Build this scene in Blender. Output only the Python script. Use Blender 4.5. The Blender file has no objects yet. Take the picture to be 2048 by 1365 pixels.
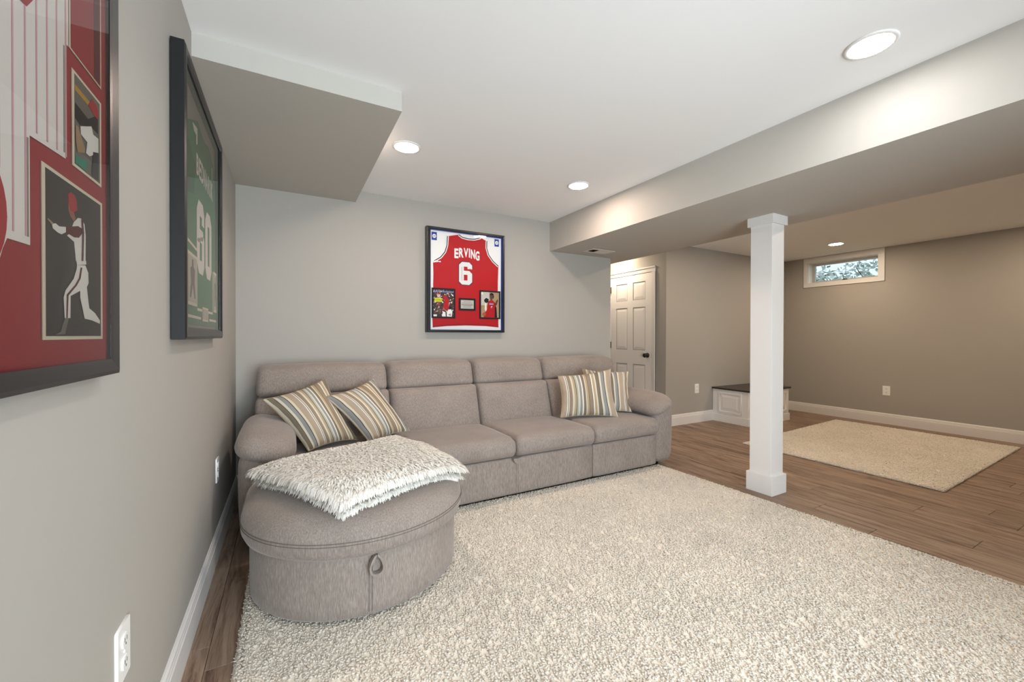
import bpy, bmesh, math, random
import numpy as np
from mathutils import Matrix, Vector

scene = bpy.context.scene
C = scene.collection
random.seed(7)
rng = np.random.default_rng(7)

# ------------------------------------------------------------------ camera
cam_d = bpy.data.cameras.new('camera')
cam = bpy.data.objects.new('camera', cam_d)
C.objects.link(cam)
cam_d.sensor_width = 36.0
cam_d.lens = 36.0 * 816.646 / 2048
cam_d.shift_y = -5.48 / 2048
cam_d.clip_start = 0.02
cam.matrix_world = (Matrix.Translation((0.321, 0.0, 1.135))
                    @ Matrix.Rotation(math.radians(-28.827), 4, 'Z')
                    @ Matrix.Rotation(math.radians(90 - 0.341), 4, 'X')
                    @ Matrix.Rotation(math.radians(0.108), 4, 'Z'))
scene.camera = cam
scene.cycles.diffuse_bounces = 4
scene.cycles.transmission_bounces = 5
scene.cycles.glossy_bounces = 2
scene.cycles.adaptive_threshold = 0.04

# ------------------------------------------------------------------ world, added rear fill, exposure
# radiance and colour of the recessed lamps: near row, row by the sofa, beyond the beam
LAMP_NEAR, LAMP_NEAR_COL = 92.0, (1.0, 0.97, 0.96)
LAMP_SOFA, LAMP_SOFA_COL = 204.0, (1.0, 0.80, 0.68)
LAMP_FAR, LAMP_FAR_COL = 280.0, (1.0, 0.79, 0.58)
# added fill light, entering by an added patio door behind the camera
FILL_REAR, FILL_REAR_COL = 174.0, (0.87, 0.93, 1.0)
world = bpy.data.worlds.new('world')
scene.world = world
world.use_nodes = True
bg = world.node_tree.nodes['Background']
bg.inputs['Color'].default_value = (0.74, 0.88, 1.0, 1)
bg.inputs['Strength'].default_value = 1.3
def fill_light(name, watts, col, size, loc, rot):
    d = bpy.data.lights.new(name, 'AREA')
    d.shape = 'RECTANGLE'
    d.size, d.size_y = size
    d.energy = watts
    d.color = col
    o = bpy.data.objects.new(name, d)
    C.objects.link(o)
    o.location = loc
    o.rotation_euler = rot
fill_light('rear_fill_light', FILL_REAR, FILL_REAR_COL, (1.9, 2.0), (1.25, -1.70, 1.04), (math.radians(97), 0, 0))  # area light added outside the rear door as cool fill, tilted upward
vs = scene.view_settings
vs.view_transform = 'Standard'
vs.look = 'None'
vs.gamma = 1.0
vs.exposure = 0.0
vs.use_curve_mapping = False

# ------------------------------------------------------------------ materials
def lin(c):
    def f(v):
        v /= 255.0
        return v / 12.92 if v <= 0.04045 else ((v + 0.055) / 1.055) ** 2.4
    return (f(c[0]), f(c[1]), f(c[2]), 1.0)

class NT:
    def __init__(s, name):
        s.m = bpy.data.materials.new(name)
        s.m.use_nodes = True
        s.t = s.m.node_tree
        s.b = s.t.nodes['Principled BSDF']
    def n(s, typ, **kw):
        nd = s.t.nodes.new(typ)
        for k, v in kw.items():
            if k.startswith('i_'):
                nd.inputs[k[2:].replace('_', ' ')].default_value = v
            else:
                setattr(nd, k, v)
        return nd
    def l(s, a, b):
        s.t.links.new(a, b)
    def ramp(s, fac, stops, interp='LINEAR'):
        r = s.n('ShaderNodeValToRGB')
        r.color_ramp.interpolation = interp
        el = r.color_ramp.elements
        while len(el) > 1:
            el.remove(el[-1])
        el[0].position, el[0].color = stops[0]
        for p, c in stops[1:]:
            e = el.new(p)
            e.color = c
        s.l(fac, r.inputs['Fac'])
        return r
    def noise(s, vec, scale, detail=2.0, rough=0.5):
        nd = s.n('ShaderNodeTexNoise')
        nd.inputs['Scale'].default_value = scale
        nd.inputs['Detail'].default_value = detail
        nd.inputs['Roughness'].default_value = rough
        if vec is not None:
            s.l(vec, nd.inputs['Vector'])
        return nd
    def mapping(s, vec, scale):
        nd = s.n('ShaderNodeMapping')
        nd.inputs['Scale'].default_value = scale
        s.l(vec, nd.inputs['Vector'])
        return nd.outputs['Vector']
    def pos(s):
        return s.n('ShaderNodeNewGeometry').outputs['Position']
    def bump(s, h, strength, dist=0.002):
        nd = s.n('ShaderNodeBump')
        nd.inputs['Strength'].default_value = strength
        nd.inputs['Distance'].default_value = dist
        s.l(h, nd.inputs['Height'])
        s.l(nd.outputs['Normal'], s.b.inputs['Normal'])

MAT = {}
def plain(name, col, rough=0.5, spec=0.5, metal=0.0, bumpy=None):
    x = NT(name)
    x.b.inputs['Base Color'].default_value = lin(col)
    x.b.inputs['Roughness'].default_value = rough
    x.b.inputs['Specular IOR Level'].default_value = spec
    x.b.inputs['Metallic'].default_value = metal
    if bumpy:
        nz = x.noise(x.pos(), bumpy[0], 3)
        x.bump(nz.outputs['Fac'], bumpy[1], bumpy[2])
    MAT[name] = x.m
    return x.m

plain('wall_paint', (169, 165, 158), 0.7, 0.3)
plain('bulkhead_lifted_paint', (186, 182, 174), 0.75, 0.25)  # wall paint lightened so soffit and beam carry bounce light in their colour
plain('ceiling_paint', (240, 240, 239), 0.8, 0.2)
plain('trim_paint', (226, 224, 221), 0.38, 0.45)
plain('door_paint', (234, 232, 229), 0.42, 0.45)
plain('outlet_plastic', (240, 240, 237), 0.3, 0.5)
plain('outlet_slot', (70, 70, 68), 0.5, 0.3)
plain('black_frame', (22, 22, 24), 0.33, 0.5)
plain('black_metal', (14, 14, 15), 0.3, 0.6)
plain('dark_plinth', (20, 18, 17), 0.8, 0.2)
plain('bronze', (120, 100, 75), 0.35, 0.5, 0.8)
plain('vent_white', (205, 198, 186), 0.5, 0.4)
plain('vent_dark', (40, 34, 28), 0.9, 0.1)
plain('bench_paint', (232, 230, 226), 0.4, 0.45)
plain('concrete_step', (120, 120, 115), 0.9, 0.2)

def wood_top():
    x = NT('dark_wood')
    v = x.mapping(x.pos(), (3, 40, 40))
    nz = x.noise(v, 3, 4)
    r = x.ramp(nz.outputs['Fac'], [(0.3, lin((40, 34, 31))), (0.75, lin((66, 57, 52)))])
    x.l(r.outputs['Color'], x.b.inputs['Base Color'])
    x.b.inputs['Roughness'].default_value = 0.35
    MAT['dark_wood'] = x.m
wood_top()

def laminate():
    x = NT('laminate_plank')
    info = x.n('ShaderNodeObjectInfo')
    mul = x.n('ShaderNodeMath', operation='MULTIPLY')
    mul.inputs[1].default_value = 37.0
    x.l(info.outputs['Random'], mul.inputs[0])
    off = x.n('ShaderNodeCombineXYZ')
    x.l(mul.outputs[0], off.inputs[0]); x.l(mul.outputs[0], off.inputs[1])
    add = x.n('ShaderNodeVectorMath', operation='ADD')
    x.l(x.pos(), add.inputs[0]); x.l(off.outputs[0], add.inputs[1])
    v = x.mapping(add.outputs[0], (14, 0.9, 1))
    warp = x.noise(x.mapping(add.outputs[0], (5, 1.4, 1)), 1.6, 2)
    wadd = x.n('ShaderNodeVectorMath', operation='MULTIPLY_ADD')
    wadd.inputs[1].default_value = (1.1, 1.1, 0)
    x.l(warp.outputs['Color'], wadd.inputs[0]); x.l(v, wadd.inputs[2])
    g1 = x.noise(wadd.outputs[0], 2.2, 6, 0.62)
    fine = x.noise(x.mapping(add.outputs[0], (120, 4, 1)), 3, 4, 0.6)
    mixf = x.n('ShaderNodeMath', operation='MULTIPLY_ADD')
    mixf.inputs[1].default_value = 0.34
    x.l(fine.outputs['Fac'], mixf.inputs[0]); x.l(g1.outputs['Fac'], mixf.inputs[2])
    r = x.ramp(mixf.outputs[0], [(0.46, lin((62, 47, 38))), (0.56, lin((106, 85, 70))),
                                 (0.65, lin((132, 109, 92))), (0.78, lin((152, 130, 112)))])
    hv = x.n('ShaderNodeHueSaturation')
    vr = x.n('ShaderNodeMapRange')
    vr.inputs['To Min'].default_value = 0.88
    vr.inputs['To Max'].default_value = 1.12
    x.l(info.outputs['Random'], vr.inputs['Value'])
    x.l(vr.outputs[0], hv.inputs['Value'])
    x.l(r.outputs['Color'], hv.inputs['Color'])
    x.l(hv.outputs['Color'], x.b.inputs['Base Color'])
    x.b.inputs['Roughness'].default_value = 0.42
    x.b.inputs['Specular IOR Level'].default_value = 0.35
    MAT['laminate'] = x.m
laminate()
plain('subfloor', (52, 42, 36), 0.8, 0.2)

def sofa_fabric():
    x = NT('taupe_chenille')
    p = x.pos()
    vert = x.noise(x.mapping(p, (260, 260, 34)), 1.0, 2, 0.6)
    big = x.noise(p, 6.0, 2)
    wv = x.noise(p, 620, 1)
    a = x.n('ShaderNodeMath', operation='MULTIPLY_ADD')
    a.inputs[1].default_value = 0.28
    x.l(big.outputs['Fac'], a.inputs[0]); x.l(vert.outputs['Fac'], a.inputs[2])
    r = x.ramp(a.outputs[0], [(0.36, lin((122, 112, 105))), (0.64, lin((142, 131, 123))), (0.90, lin((162, 151, 143)))])
    x.l(r.outputs['Color'], x.b.inputs['Base Color'])
    x.b.inputs['Roughness'].default_value = 0.85
    x.b.inputs['Specular IOR Level'].default_value = 0.2
    x.b.inputs['Sheen Weight'].default_value = 0.25
    x.b.inputs['Sheen Roughness'].default_value = 0.4
    s = x.n('ShaderNodeMath', operation='ADD')
    x.l(vert.outputs['Fac'], s.inputs[0]); x.l(wv.outputs['Fac'], s.inputs[1])
    x.bump(s.outputs[0], 0.14, 0.0012)
    MAT['fabric'] = x.m
sofa_fabric()
plain('fabric_seam', (112, 103, 97), 0.9, 0.1)

def pile(name, c_lo, c_hi, rough=0.95, trans=0.35):
    x = NT(name)
    g = x.n('ShaderNodeNewGeometry')
    r = x.ramp(g.outputs['Random Per Island'], [(0.0, lin([v * 0.84 for v in c_lo])), (0.04, lin(c_lo)), (0.3, lin([(a + b) / 2 for a, b in zip(c_lo, c_hi)])), (1.0, lin(c_hi))])
    big = x.noise(g.outputs['Position'], 2.3, 3)
    mr = x.n('ShaderNodeMapRange')
    mr.inputs['From Min'].default_value = 0.3
    mr.inputs['From Max'].default_value = 0.7
    mr.inputs['To Min'].default_value = 0.95
    mr.inputs['To Max'].default_value = 1.04
    x.l(big.outputs['Fac'], mr.inputs['Value'])
    hv = x.n('ShaderNodeHueSaturation')
    x.l(mr.outputs[0], hv.inputs['Value']); x.l(r.outputs['Color'], hv.inputs['Color'])
    x.l(hv.outputs['Color'], x.b.inputs['Base Color'])
    x.b.inputs['Roughness'].default_value = rough
    x.b.inputs['Specular IOR Level'].default_value = 0.1
    tr = x.n('ShaderNodeBsdfTranslucent')
    x.l(hv.outputs['Color'], tr.inputs['Color'])
    mx = x.n('ShaderNodeMixShader')
    mx.inputs[0].default_value = trans
    out = [q for q in x.t.nodes if q.type == 'OUTPUT_MATERIAL'][0]
    x.l(x.b.outputs[0], mx.inputs[1]); x.l(tr.outputs[0], mx.inputs[2]); x.l(mx.outputs[0], out.inputs[0])
    MAT[name] = x.m
pile('rug_pile', (240, 232, 218), (252, 246, 236))
pile('throw_pile', (240, 236, 226), (254, 253, 249), trans=0.25)
plain('rug_backing', (242, 234, 220), 0.95, 0.1)
plain('throw_cloth', (246, 243, 236), 0.95, 0.1)

def stripes():
    x = NT('striped_cotton')
    uv = x.n('ShaderNodeUVMap')
    sep = x.n('ShaderNodeSeparateXYZ')
    x.l(uv.outputs['UV'], sep.inputs[0])
    cols = {'t': (146, 130, 111), 'c': (208, 200, 182), 'b': (142, 142, 140), 'k': (84, 76, 68),
            'n': (176, 156, 126), 'o': (124, 114, 98), 'w': (222, 216, 202), 'p': (172, 155, 138), 'g': (168, 172, 160)}
    seq = [('t', 3), ('k', .5), ('w', 1.2), ('n', 2), ('c', 1.5), ('o', 3), ('k', .5), ('c', 2), ('b', 3), ('k', .6),
           ('c', 2), ('n', 1.6), ('p', 3.4), ('w', .8), ('k', .5), ('w', .8), ('t', 3), ('c', 1.5), ('n', 2), ('k', .5), ('g', 1.6),
           ('c', 1.2), ('b', 2.2), ('w', 1.2), ('o', 2.2), ('c', 1), ('n', 1.8), ('k', .5)]
    tot = sum(w for _, w in seq)
    stops, acc = [], 0.0
    for c, w in seq:
        stops.append((acc / tot, lin(cols[c])))
        acc += w
    mul = x.n('ShaderNodeMath', operation='MULTIPLY'); mul.inputs[1].default_value = 1.12
    fr = x.n('ShaderNodeMath', operation='FRACT')
    x.l(sep.outputs[0], mul.inputs[0]); x.l(mul.outputs[0], fr.inputs[0])
    r = x.ramp(fr.outputs[0], stops, 'CONSTANT')
    x.l(r.outputs['Color'], x.b.inputs['Base Color'])
    x.b.inputs['Roughness'].default_value = 0.85
    x.b.inputs['Specular IOR Level'].default_value = 0.2
    MAT['stripes'] = x.m
stripes()
plain('pillow_piping', (150, 138, 118), 0.85, 0.2)

def glass(name, tint=(1, 1, 1), rough=0.0, ior=1.45):
    m = bpy.data.materials.new(name)
    m.use_nodes = True
    t = m.node_tree
    t.nodes.clear()
    o = t.nodes.new('ShaderNodeOutputMaterial')
    mx = t.nodes.new('ShaderNodeMixShader')
    tr = t.nodes.new('ShaderNodeBsdfTransparent')
    gl = t.nodes.new('ShaderNodeBsdfGlossy')
    fr = t.nodes.new('ShaderNodeFresnel')
    fr.inputs['IOR'].default_value = ior
    gl.inputs['Roughness'].default_value = rough
    tr.inputs['Color'].default_value = (*tint, 1)
    t.links.new(fr.outputs[0], mx.inputs[0])
    t.links.new(tr.outputs[0], mx.inputs[1])
    t.links.new(gl.outputs[0], mx.inputs[2])
    t.links.new(mx.outputs[0], o.inputs[0])
    MAT[name] = m
glass('frame_glass', (0.98, 0.99, 0.985), 0.0, 1.25)
glass('window_glass', (0.93, 0.97, 0.97), 0.0)

def emitter(name, power, col):
    m = bpy.data.materials.new(name)
    m.use_nodes = True
    t = m.node_tree
    t.nodes.clear()
    o = t.nodes.new('ShaderNodeOutputMaterial')
    e = t.nodes.new('ShaderNodeEmission')
    e.inputs['Color'].default_value = (*col, 1)
    e.inputs['Strength'].default_value = power
    t.links.new(e.outputs[0], o.inputs[0])
    MAT[name] = m
emitter('lamp_lens', LAMP_SOFA, LAMP_SOFA_COL)
emitter('lamp_lens_near', LAMP_NEAR, LAMP_NEAR_COL)
emitter('lamp_lens_warm', LAMP_FAR, LAMP_FAR_COL)

for nm, c in {'p_red': (172, 36, 46), 'p_jersey_red': (178, 14, 24), 'p_mat_red': (158, 44, 52), 'p_white': (236, 235, 232), 'p_navy': (34, 36, 70),
              'p_blue': (40, 66, 150), 'p_black': (20, 20, 22), 'p_dark': (52, 50, 50), 'p_skin': (150, 96, 72), 'p_maroon': (92, 24, 32),
              'p_green': (72, 130, 94), 'p_green_dark': (58, 108, 78), 'p_grey': (152, 150, 142), 'p_silver': (196, 192, 182), 'p_tan': (168, 142, 112),
              'p_brown': (96, 66, 48), 'p_yellow': (206, 208, 40), 'p_pink': (222, 176, 188), 'p_cream': (232, 226, 205), 'p_turf': (44, 138, 112),
              'p_orange': (176, 84, 52), 'p_pale_blue': (130, 160, 205), 'p_ink': (60, 60, 66), 'p_stand': (112, 108, 102), 'p_gold': (190, 150, 50), 'p_number': (222, 224, 222)}.items():
    plain(nm, c, 0.6, 0.3)

def crowd():
    x = NT('p_crowd')
    v = x.n('ShaderNodeTexVoronoi')
    v.inputs['Scale'].default_value = 95
    x.l(x.pos(), v.inputs['Vector'])
    s = x.n('ShaderNodeSeparateColor')
    x.l(v.outputs['Color'], s.inputs[0])
    r = x.ramp(s.outputs[0], [(0.0, lin((18, 16, 20))), (0.45, lin((60, 30, 28))), (0.62, lin((150, 40, 38))),
                              (0.74, lin((170, 120, 90))), (0.86, lin((30, 28, 34))), (0.93, lin((225, 215, 205)))], 'CONSTANT')
    x.l(r.outputs['Color'], x.b.inputs['Base Color'])
    x.b.inputs['Roughness'].default_value = 0.5
    MAT['p_crowd'] = x.m
crowd()

def foliage():
    x = NT('hedge_leaves')
    g = x.n('ShaderNodeNewGeometry')
    r = x.ramp(g.outputs['Random Per Island'], [(0, lin((168, 178, 168))), (0.6, lin((196, 204, 196))), (1, lin((226, 222, 208)))])
    x.l(r.outputs['Color'], x.b.inputs['Base Color'])
    x.b.inputs['Roughness'].default_value = 0.7
    MAT['leaves'] = x.m
    plain('bark', (92, 78, 66), 0.9, 0.2)
    plain('lawn', (120, 130, 96), 0.95, 0.1, bumpy=(60, 0.6, 0.02))
foliage()

# ------------------------------------------------------------------ mesh helpers
ORG = {}
def tag(o, label=None, cat=None, group=None, kind=None):
    if label: o['label'] = label
    if cat: o['category'] = cat
    if group: o['group'] = group
    if kind: o['kind'] = kind
    return o

def thing(name, loc, label, cat, group=None, kind=None):
    o = bpy.data.objects.new(name, None)
    o.empty_display_size = 0.05
    C.objects.link(o)
    o.location = loc
    ORG[o.name] = Vector(loc)
    return tag(o, label, cat, group, kind)

def link(name, me, parent=None, mat=None, smooth=False, origin=None):
    """me holds world coordinates; shift them to the parent's origin (or a given one)."""
    o = bpy.data.objects.new(name, me)
    C.objects.link(o)
    org = ORG[parent.name] if parent is not None else Vector(origin or (0, 0, 0))
    if org.length:
        me.transform(Matrix.Translation(-org))
    if parent is not None:
        o.parent = parent
    else:
        o.location = org
    ORG[o.name] = org
    if mat is not None and not me.materials:
        me.materials.append(MAT[mat])
    if smooth:
        me.polygons.foreach_set('use_smooth', [True] * len(me.polygons))
    return o

def mesh(verts, faces, name='m'):
    me = bpy.data.meshes.new(name)
    me.from_pydata([tuple(v) for v in verts], [], faces)
    me.update()
    return me

def fast_mesh(verts, quads=None, tris=None, name='m'):
    me = bpy.data.meshes.new(name)
    verts = np.asarray(verts, dtype=np.float32)
    q = np.asarray(quads if quads is not None else np.zeros((0, 4)), dtype=np.int32).reshape(-1, 4)
    t = np.asarray(tris if tris is not None else np.zeros((0, 3)), dtype=np.int32).reshape(-1, 3)
    loops = np.concatenate([q.ravel(), t.ravel()])
    starts = np.concatenate([np.arange(len(q)) * 4, len(q) * 4 + np.arange(len(t)) * 3]).astype(np.int32)
    me.vertices.add(len(verts)); me.vertices.foreach_set('co', verts.ravel())
    me.loops.add(len(loops)); me.loops.foreach_set('vertex_index', loops)
    me.polygons.add(len(starts)); me.polygons.foreach_set('loop_start', starts)
    me.polygons.foreach_set('use_smooth', np.ones(len(starts), dtype=bool))
    me.update(calc_edges=True)
    return me

class MB:
    def __init__(s):
        s.v, s.f = [], []
    def box(s, a, b):
        x0, y0, z0 = [min(p, q) for p, q in zip(a, b)]
        x1, y1, z1 = [max(p, q) for p, q in zip(a, b)]
        k = len(s.v)
        s.v += [(x0, y0, z0), (x1, y0, z0), (x1, y1, z0), (x0, y1, z0), (x0, y0, z1), (x1, y0, z1), (x1, y1, z1), (x0, y1, z1)]
        s.f += [tuple(k + i for i in q) for q in ((0, 3, 2, 1), (4, 5, 6, 7), (0, 1, 5, 4), (1, 2, 6, 5), (2, 3, 7, 6), (3, 0, 4, 7))]
        return s
    def prism(s, prof, a, b, up=(0, 0, 1), out=None):
        """sweep a 2-D profile (out, up) from a to b; out is the direction of profile x."""
        a, b, up, out = Vector(a), Vector(b), Vector(up), Vector(out)
        k, n = len(s.v), len(prof)
        for e in (a, b):
            for (p, q) in prof:
                s.v.append(tuple(e + out * p + up * q))
        flip = (b - a).cross(out).dot(up) < 0
        for i in range(n):
            j = (i + 1) % n
            q = (k + i, k + j, k + n + j, k + n + i)
            s.f.append(q if not flip else q[::-1])
        c0, c1 = tuple(k + i for i in range(n)), tuple(k + n + i for i in range(n))
        s.f.append(c0[::-1] if not flip else c0)
        s.f.append(c1 if not flip else c1[::-1])
        return s
    def tube(s, pts, r, n=8, closed=False):
        pts = [Vector(p) for p in pts]
        k = len(s.v)
        m = len(pts)
        ref = Vector((0.13, 0.27, 0.95)).normalized()
        for i, p in enumerate(pts):
            if closed:
                d = pts[(i + 1) % m] - pts[i - 1]
            else:
                d = pts[min(i + 1, m - 1)] - pts[max(i - 1, 0)]
            d.normalize()
            u = d.cross(ref)
            if u.length < 1e-3:
                u = d.cross(Vector((1, 0, 0)))
            u.normalize()
            w = d.cross(u)
            rr = r[i] if isinstance(r, (list, tuple)) else r
            for j in range(n):
                a = 2 * math.pi * j / n
                s.v.append(tuple(p + (u * math.cos(a) + w * math.sin(a)) * rr))
        for i in range(m if closed else m - 1):
            i2 = (i + 1) % m
            for j in range(n):
                j2 = (j + 1) % n
                s.f.append((k + i * n + j, k + i * n + j2, k + i2 * n + j2, k + i2 * n + j))
        if not closed:
            s.f.append(tuple(k + j for j in range(n))[::-1])
            s.f.append(tuple(k + (m - 1) * n + j for j in range(n)))
        return s
    def lathe(s, c, axis, prof, n=24):
        """prof: (radius, height) along axis from c."""
        c, ax = Vector(c), Vector(axis).normalized()
        u = ax.orthogonal().normalized()
        w = ax.cross(u)
        k = len(s.v)
        for (r, h) in prof:
            for j in range(n):
                a = 2 * math.pi * j / n
                s.v.append(tuple(c + ax * h + (u * math.cos(a) + w * math.sin(a)) * max(r, 1e-5)))
        for i in range(len(prof) - 1):
            for j in range(n):
                j2 = (j + 1) % n
                s.f.append((k + i * n + j, k + i * n + j2, k + (i + 1) * n + j2, k + (i + 1) * n + j))
        s.f.append(tuple(k + j for j in range(n))[::-1])
        s.f.append(tuple(k + (len(prof) - 1) * n + j for j in range(n)))
        return s
    def build(s, name, mat, parent=None, bevel=0.0, smooth=False, origin=None, seg=2):
        me = mesh(s.v, s.f, name)
        if bevel > 0:
            bm = bmesh.new()
            bm.from_mesh(me)
            bmesh.ops.bevel(bm, geom=[e for e in bm.edges if len(e.link_faces) == 2 and e.calc_face_angle(0) > 0.6],
                            offset=bevel, segments=seg, profile=0.5, affect='EDGES', clamp_overlap=True)
            bm.to_mesh(me)
            bm.free()
        return link(name, me, parent, mat, smooth, origin)

def rbox(c, h, r, n=12, fn=None):
    """rounded box: centre c, half sizes h, radius r (number or triple), deformed by fn on local points."""
    h = np.array(h, float)
    r = np.minimum(np.array([r] * 3 if np.isscalar(r) else r, float), h * 0.999)
    t = np.linspace(-1, 1, n + 1)
    t = 0.45 * t + 0.55 * np.sin(t * math.pi / 2)
    V, F, ix = [], [], {}
    def vid(p):
        k = tuple(np.round(p, 5))
        if k not in ix:
            ix[k] = len(V)
            V.append(p)
        return ix[k]
    for ax in range(3):
        for sg in (-1, 1):
            a, b = (ax + 1) % 3, (ax + 2) % 3
            for i in range(n):
                for j in range(n):
                    q = []
                    for (ii, jj) in ((i, j), (i + 1, j), (i + 1, j + 1), (i, j + 1)):
                        p = np.zeros(3)
                        p[ax], p[a], p[b] = sg, t[ii], t[jj]
                        q.append(vid(p))
                    F.append(tuple(q) if sg > 0 else tuple(q[::-1]))
    P = np.array(V) * h
    Q = np.clip(P, -(h - r), h - r)
    D = (P - Q) / r
    L = np.linalg.norm(D, axis=1, keepdims=True)
    P = Q + r * D / np.maximum(L, 1e-9)
    if fn is not None:
        P = fn(P, h)
    return mesh(P + np.array(c), F)

def cushion(name, parent, c, h, r, n=14, fn=None, mat='fabric'):
    return link(name, rbox(c, h, r, n, fn), parent, mat, smooth=True)

# flat shapes on a wall: local (s, t, d) -> world
def left_map(s, t, d): return (d, s, t)
def make_back_map(yw):
    return lambda s, t, d: (s, yw - d, t)

def curve_mesh(cu):
    ob = bpy.data.objects.new('tmp', cu)
    C.objects.link(ob)
    dg = bpy.context.evaluated_depsgraph_get()
    me = bpy.data.meshes.new_from_object(ob.evaluated_get(dg))
    bpy.data.objects.remove(ob)
    bpy.data.curves.remove(cu)
    me.materials.clear()
    return me

def shape2d(polys, th=0.001):
    cu = bpy.data.curves.new('c', 'CURVE')
    cu.dimensions = '2D'
    cu.fill_mode = 'BOTH'
    cu.extrude = th / 2
    for poly in polys:
        sp = cu.splines.new('POLY')
        sp.points.add(len(poly) - 1)
        for p, (x, y) in zip(sp.points, poly):
            p.co = (x, y, 0, 1)
        sp.use_cyclic_u = True
    return curve_mesh(cu)

def text2d(body, size, th=0.001, bold=0.0, align='CENTER'):
    cu = bpy.data.curves.new('t', 'FONT')
    cu.body = body
    cu.size = size
    cu.extrude = th / 2
    cu.offset = bold
    cu.align_x = align
    cu.align_y = 'CENTER'
    return curve_mesh(cu)

def fit_rect(me, s0, t0, s1, t1):
    co = np.zeros(len(me.vertices) * 3)
    me.vertices.foreach_get('co', co)
    co = co.reshape(-1, 3)
    lo, hi = co.min(0), co.max(0)
    co[:, 0] = s0 + (co[:, 0] - lo[0]) / (hi[0] - lo[0]) * (s1 - s0)
    co[:, 1] = t0 + (co[:, 1] - lo[1]) / (hi[1] - lo[1]) * (t1 - t0)
    me.vertices.foreach_set('co', co.ravel())
    return me

def put(name, me, mp, d, mat, parent):
    co = np.zeros(len(me.vertices) * 3)
    me.vertices.foreach_get('co', co)
    co = co.reshape(-1, 3)
    me.vertices.foreach_set('co', np.array([mp(s, t, w + d) for s, t, w in co]).ravel())
    me.update()
    return link(name, me, parent, mat)

def join_meshes(mes):
    bm = bmesh.new()
    for m in mes:
        bm.from_mesh(m)
    out = bpy.data.meshes.new('j')
    bm.to_mesh(out)
    bm.free()
    return out

def rect(s0, t0, s1, t1): return [(s0, t0), (s1, t0), (s1, t1), (s0, t1)]
def strip(pts, w):
    L, R = [], []
    for i, p in enumerate(pts):
        a, b = Vector(pts[max(i - 1, 0)]), Vector(pts[min(i + 1, len(pts) - 1)])
        d = (b - a).normalized()
        nrm = Vector((-d.y, d.x)) * w / 2
        L.append(tuple(Vector(p) + nrm)); R.append(tuple(Vector(p) - nrm))
    return L + R[::-1]
def oct_rect(s0, t0, s1, t1, c):
    return [(s0 + c, t0), (s1 - c, t0), (s1, t0 + c), (s1, t1 - c), (s1 - c, t1), (s0 + c, t1), (s0, t1 - c), (s0, t0 + c)]
SIX = [[(.22, 0), (.78, 0), (1, .13), (1, .50), (.78, .62), (.36, .62), (.36, .80), (.64, .80), (.64, .70), (1, .70), (1, .87), (.78, 1),
        (.22, 1), (0, .87), (0, .13)], [(.36, .19), (.36, .44), (.64, .44), (.64, .19)]]
ZERO = [[(.25, 0), (.75, 0), (1, .14), (1, .86), (.75, 1), (.25, 1), (0, .86), (0, .14)], [(.36, .2), (.36, .8), (.64, .8), (.64, .2)]]
def digit(D, s0, t0, s1, t1):
    return [[(s0 + a * (s1 - s0), t0 + b * (t1 - t0)) for a, b in p] for p in D]

# ------------------------------------------------------------------ room dimensions
HC, ZB, ZS = 2.30, 2.005, 2.208
D, XE = 3.489, 3.504              # back wall plane and its free end
XB1, XB2 = 2.681, 3.748           # long ceiling bulkhead
XD, Y1 = 4.460, 3.537             # door wall, far wall
XW = 7.137                        # window wall
YR, YH = -1.50, 5.40              # rear wall, end of the hall
T = 0.12

def struct(name, mb, mat, label, cat, **kw):
    o = mb.build(name, mat, **kw)
    return tag(o, label, cat, kind='structure')

struct('ceiling', MB().box((-T, YR - T, HC), (XW + T, YH + T, HC + 0.12)), 'ceiling_paint', 'smooth white painted basement ceiling with recessed lights', 'ceiling')
struct('wall_left', MB().box((-T, YR - T, -0.1), (0, YH, HC)), 'wall_paint', 'light greige painted wall with two large framed jerseys', 'wall')
struct('wall_back', MB().box((0, D, -0.1), (XE, D + 0.115, HC)), 'wall_paint', 'greige wall behind the long sofa', 'wall')
struct('wall_hall_left', MB().box((XE - 0.115, D + 0.115, -0.1), (XE, YH, HC)), 'wall_paint', 'greige side wall of the short hallway behind the sofa wall', 'wall')
struct('wall_hall_right', MB().box((XD, Y1 + 0.115, -0.1), (XD + 0.115, YH, HC)), 'wall_paint', 'greige hallway wall holding the white panelled door', 'wall')
struct('wall_hall_end', MB().box((XE - 0.115, YH, -0.1), (XD + 0.115, YH + T, HC)), 'wall_paint', 'greige end wall of the short hallway', 'wall')
struct('wall_far', MB().box((XD, Y1, -0.1), (XW + T, Y1 + 0.115, HC)), 'wall_paint', 'greige wall behind the white corner bench', 'wall')
WY0, WY1, WZ0, WZ1 = 2.388, 3.217, 1.920, 2.222
WT = 0.24
mb = MB()
mb.box((XW, YR - T, -0.1), (XW + WT, WY0, HC)).box((XW, WY1, -0.1), (XW + WT, Y1, HC))
mb.box((XW, WY0, -0.1), (XW + WT, WY1, WZ0)).box((XW, WY0, WZ1), (XW + WT, WY1, HC))
struct('wall_right', mb, 'wall_paint', 'greige wall with the small high basement window', 'wall')
RX0, RX1, RZ0, RZ1 = 0.30, 2.20, 0.04, 2.04         # unseen patio door, added to admit the fill light
mb = MB()
mb.box((-T, YR - T, -0.1), (RX0, YR, HC)).box((RX1, YR - T, -0.1), (XW + T, YR, HC)).box((RX0, YR - T, -0.1), (RX1, YR, RZ0)).box((RX0, YR - T, RZ1), (RX1, YR, HC))
struct('wall_rear', mb, 'wall_paint', 'greige rear wall with an opening for the added patio door', 'wall')
struct('trim_1', MB().box((0, 1.972, ZS), (0.803, D, HC)), 'bulkhead_lifted_paint', 'low boxed soffit dropping from the ceiling over the sofa corner', 'soffit')
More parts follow.
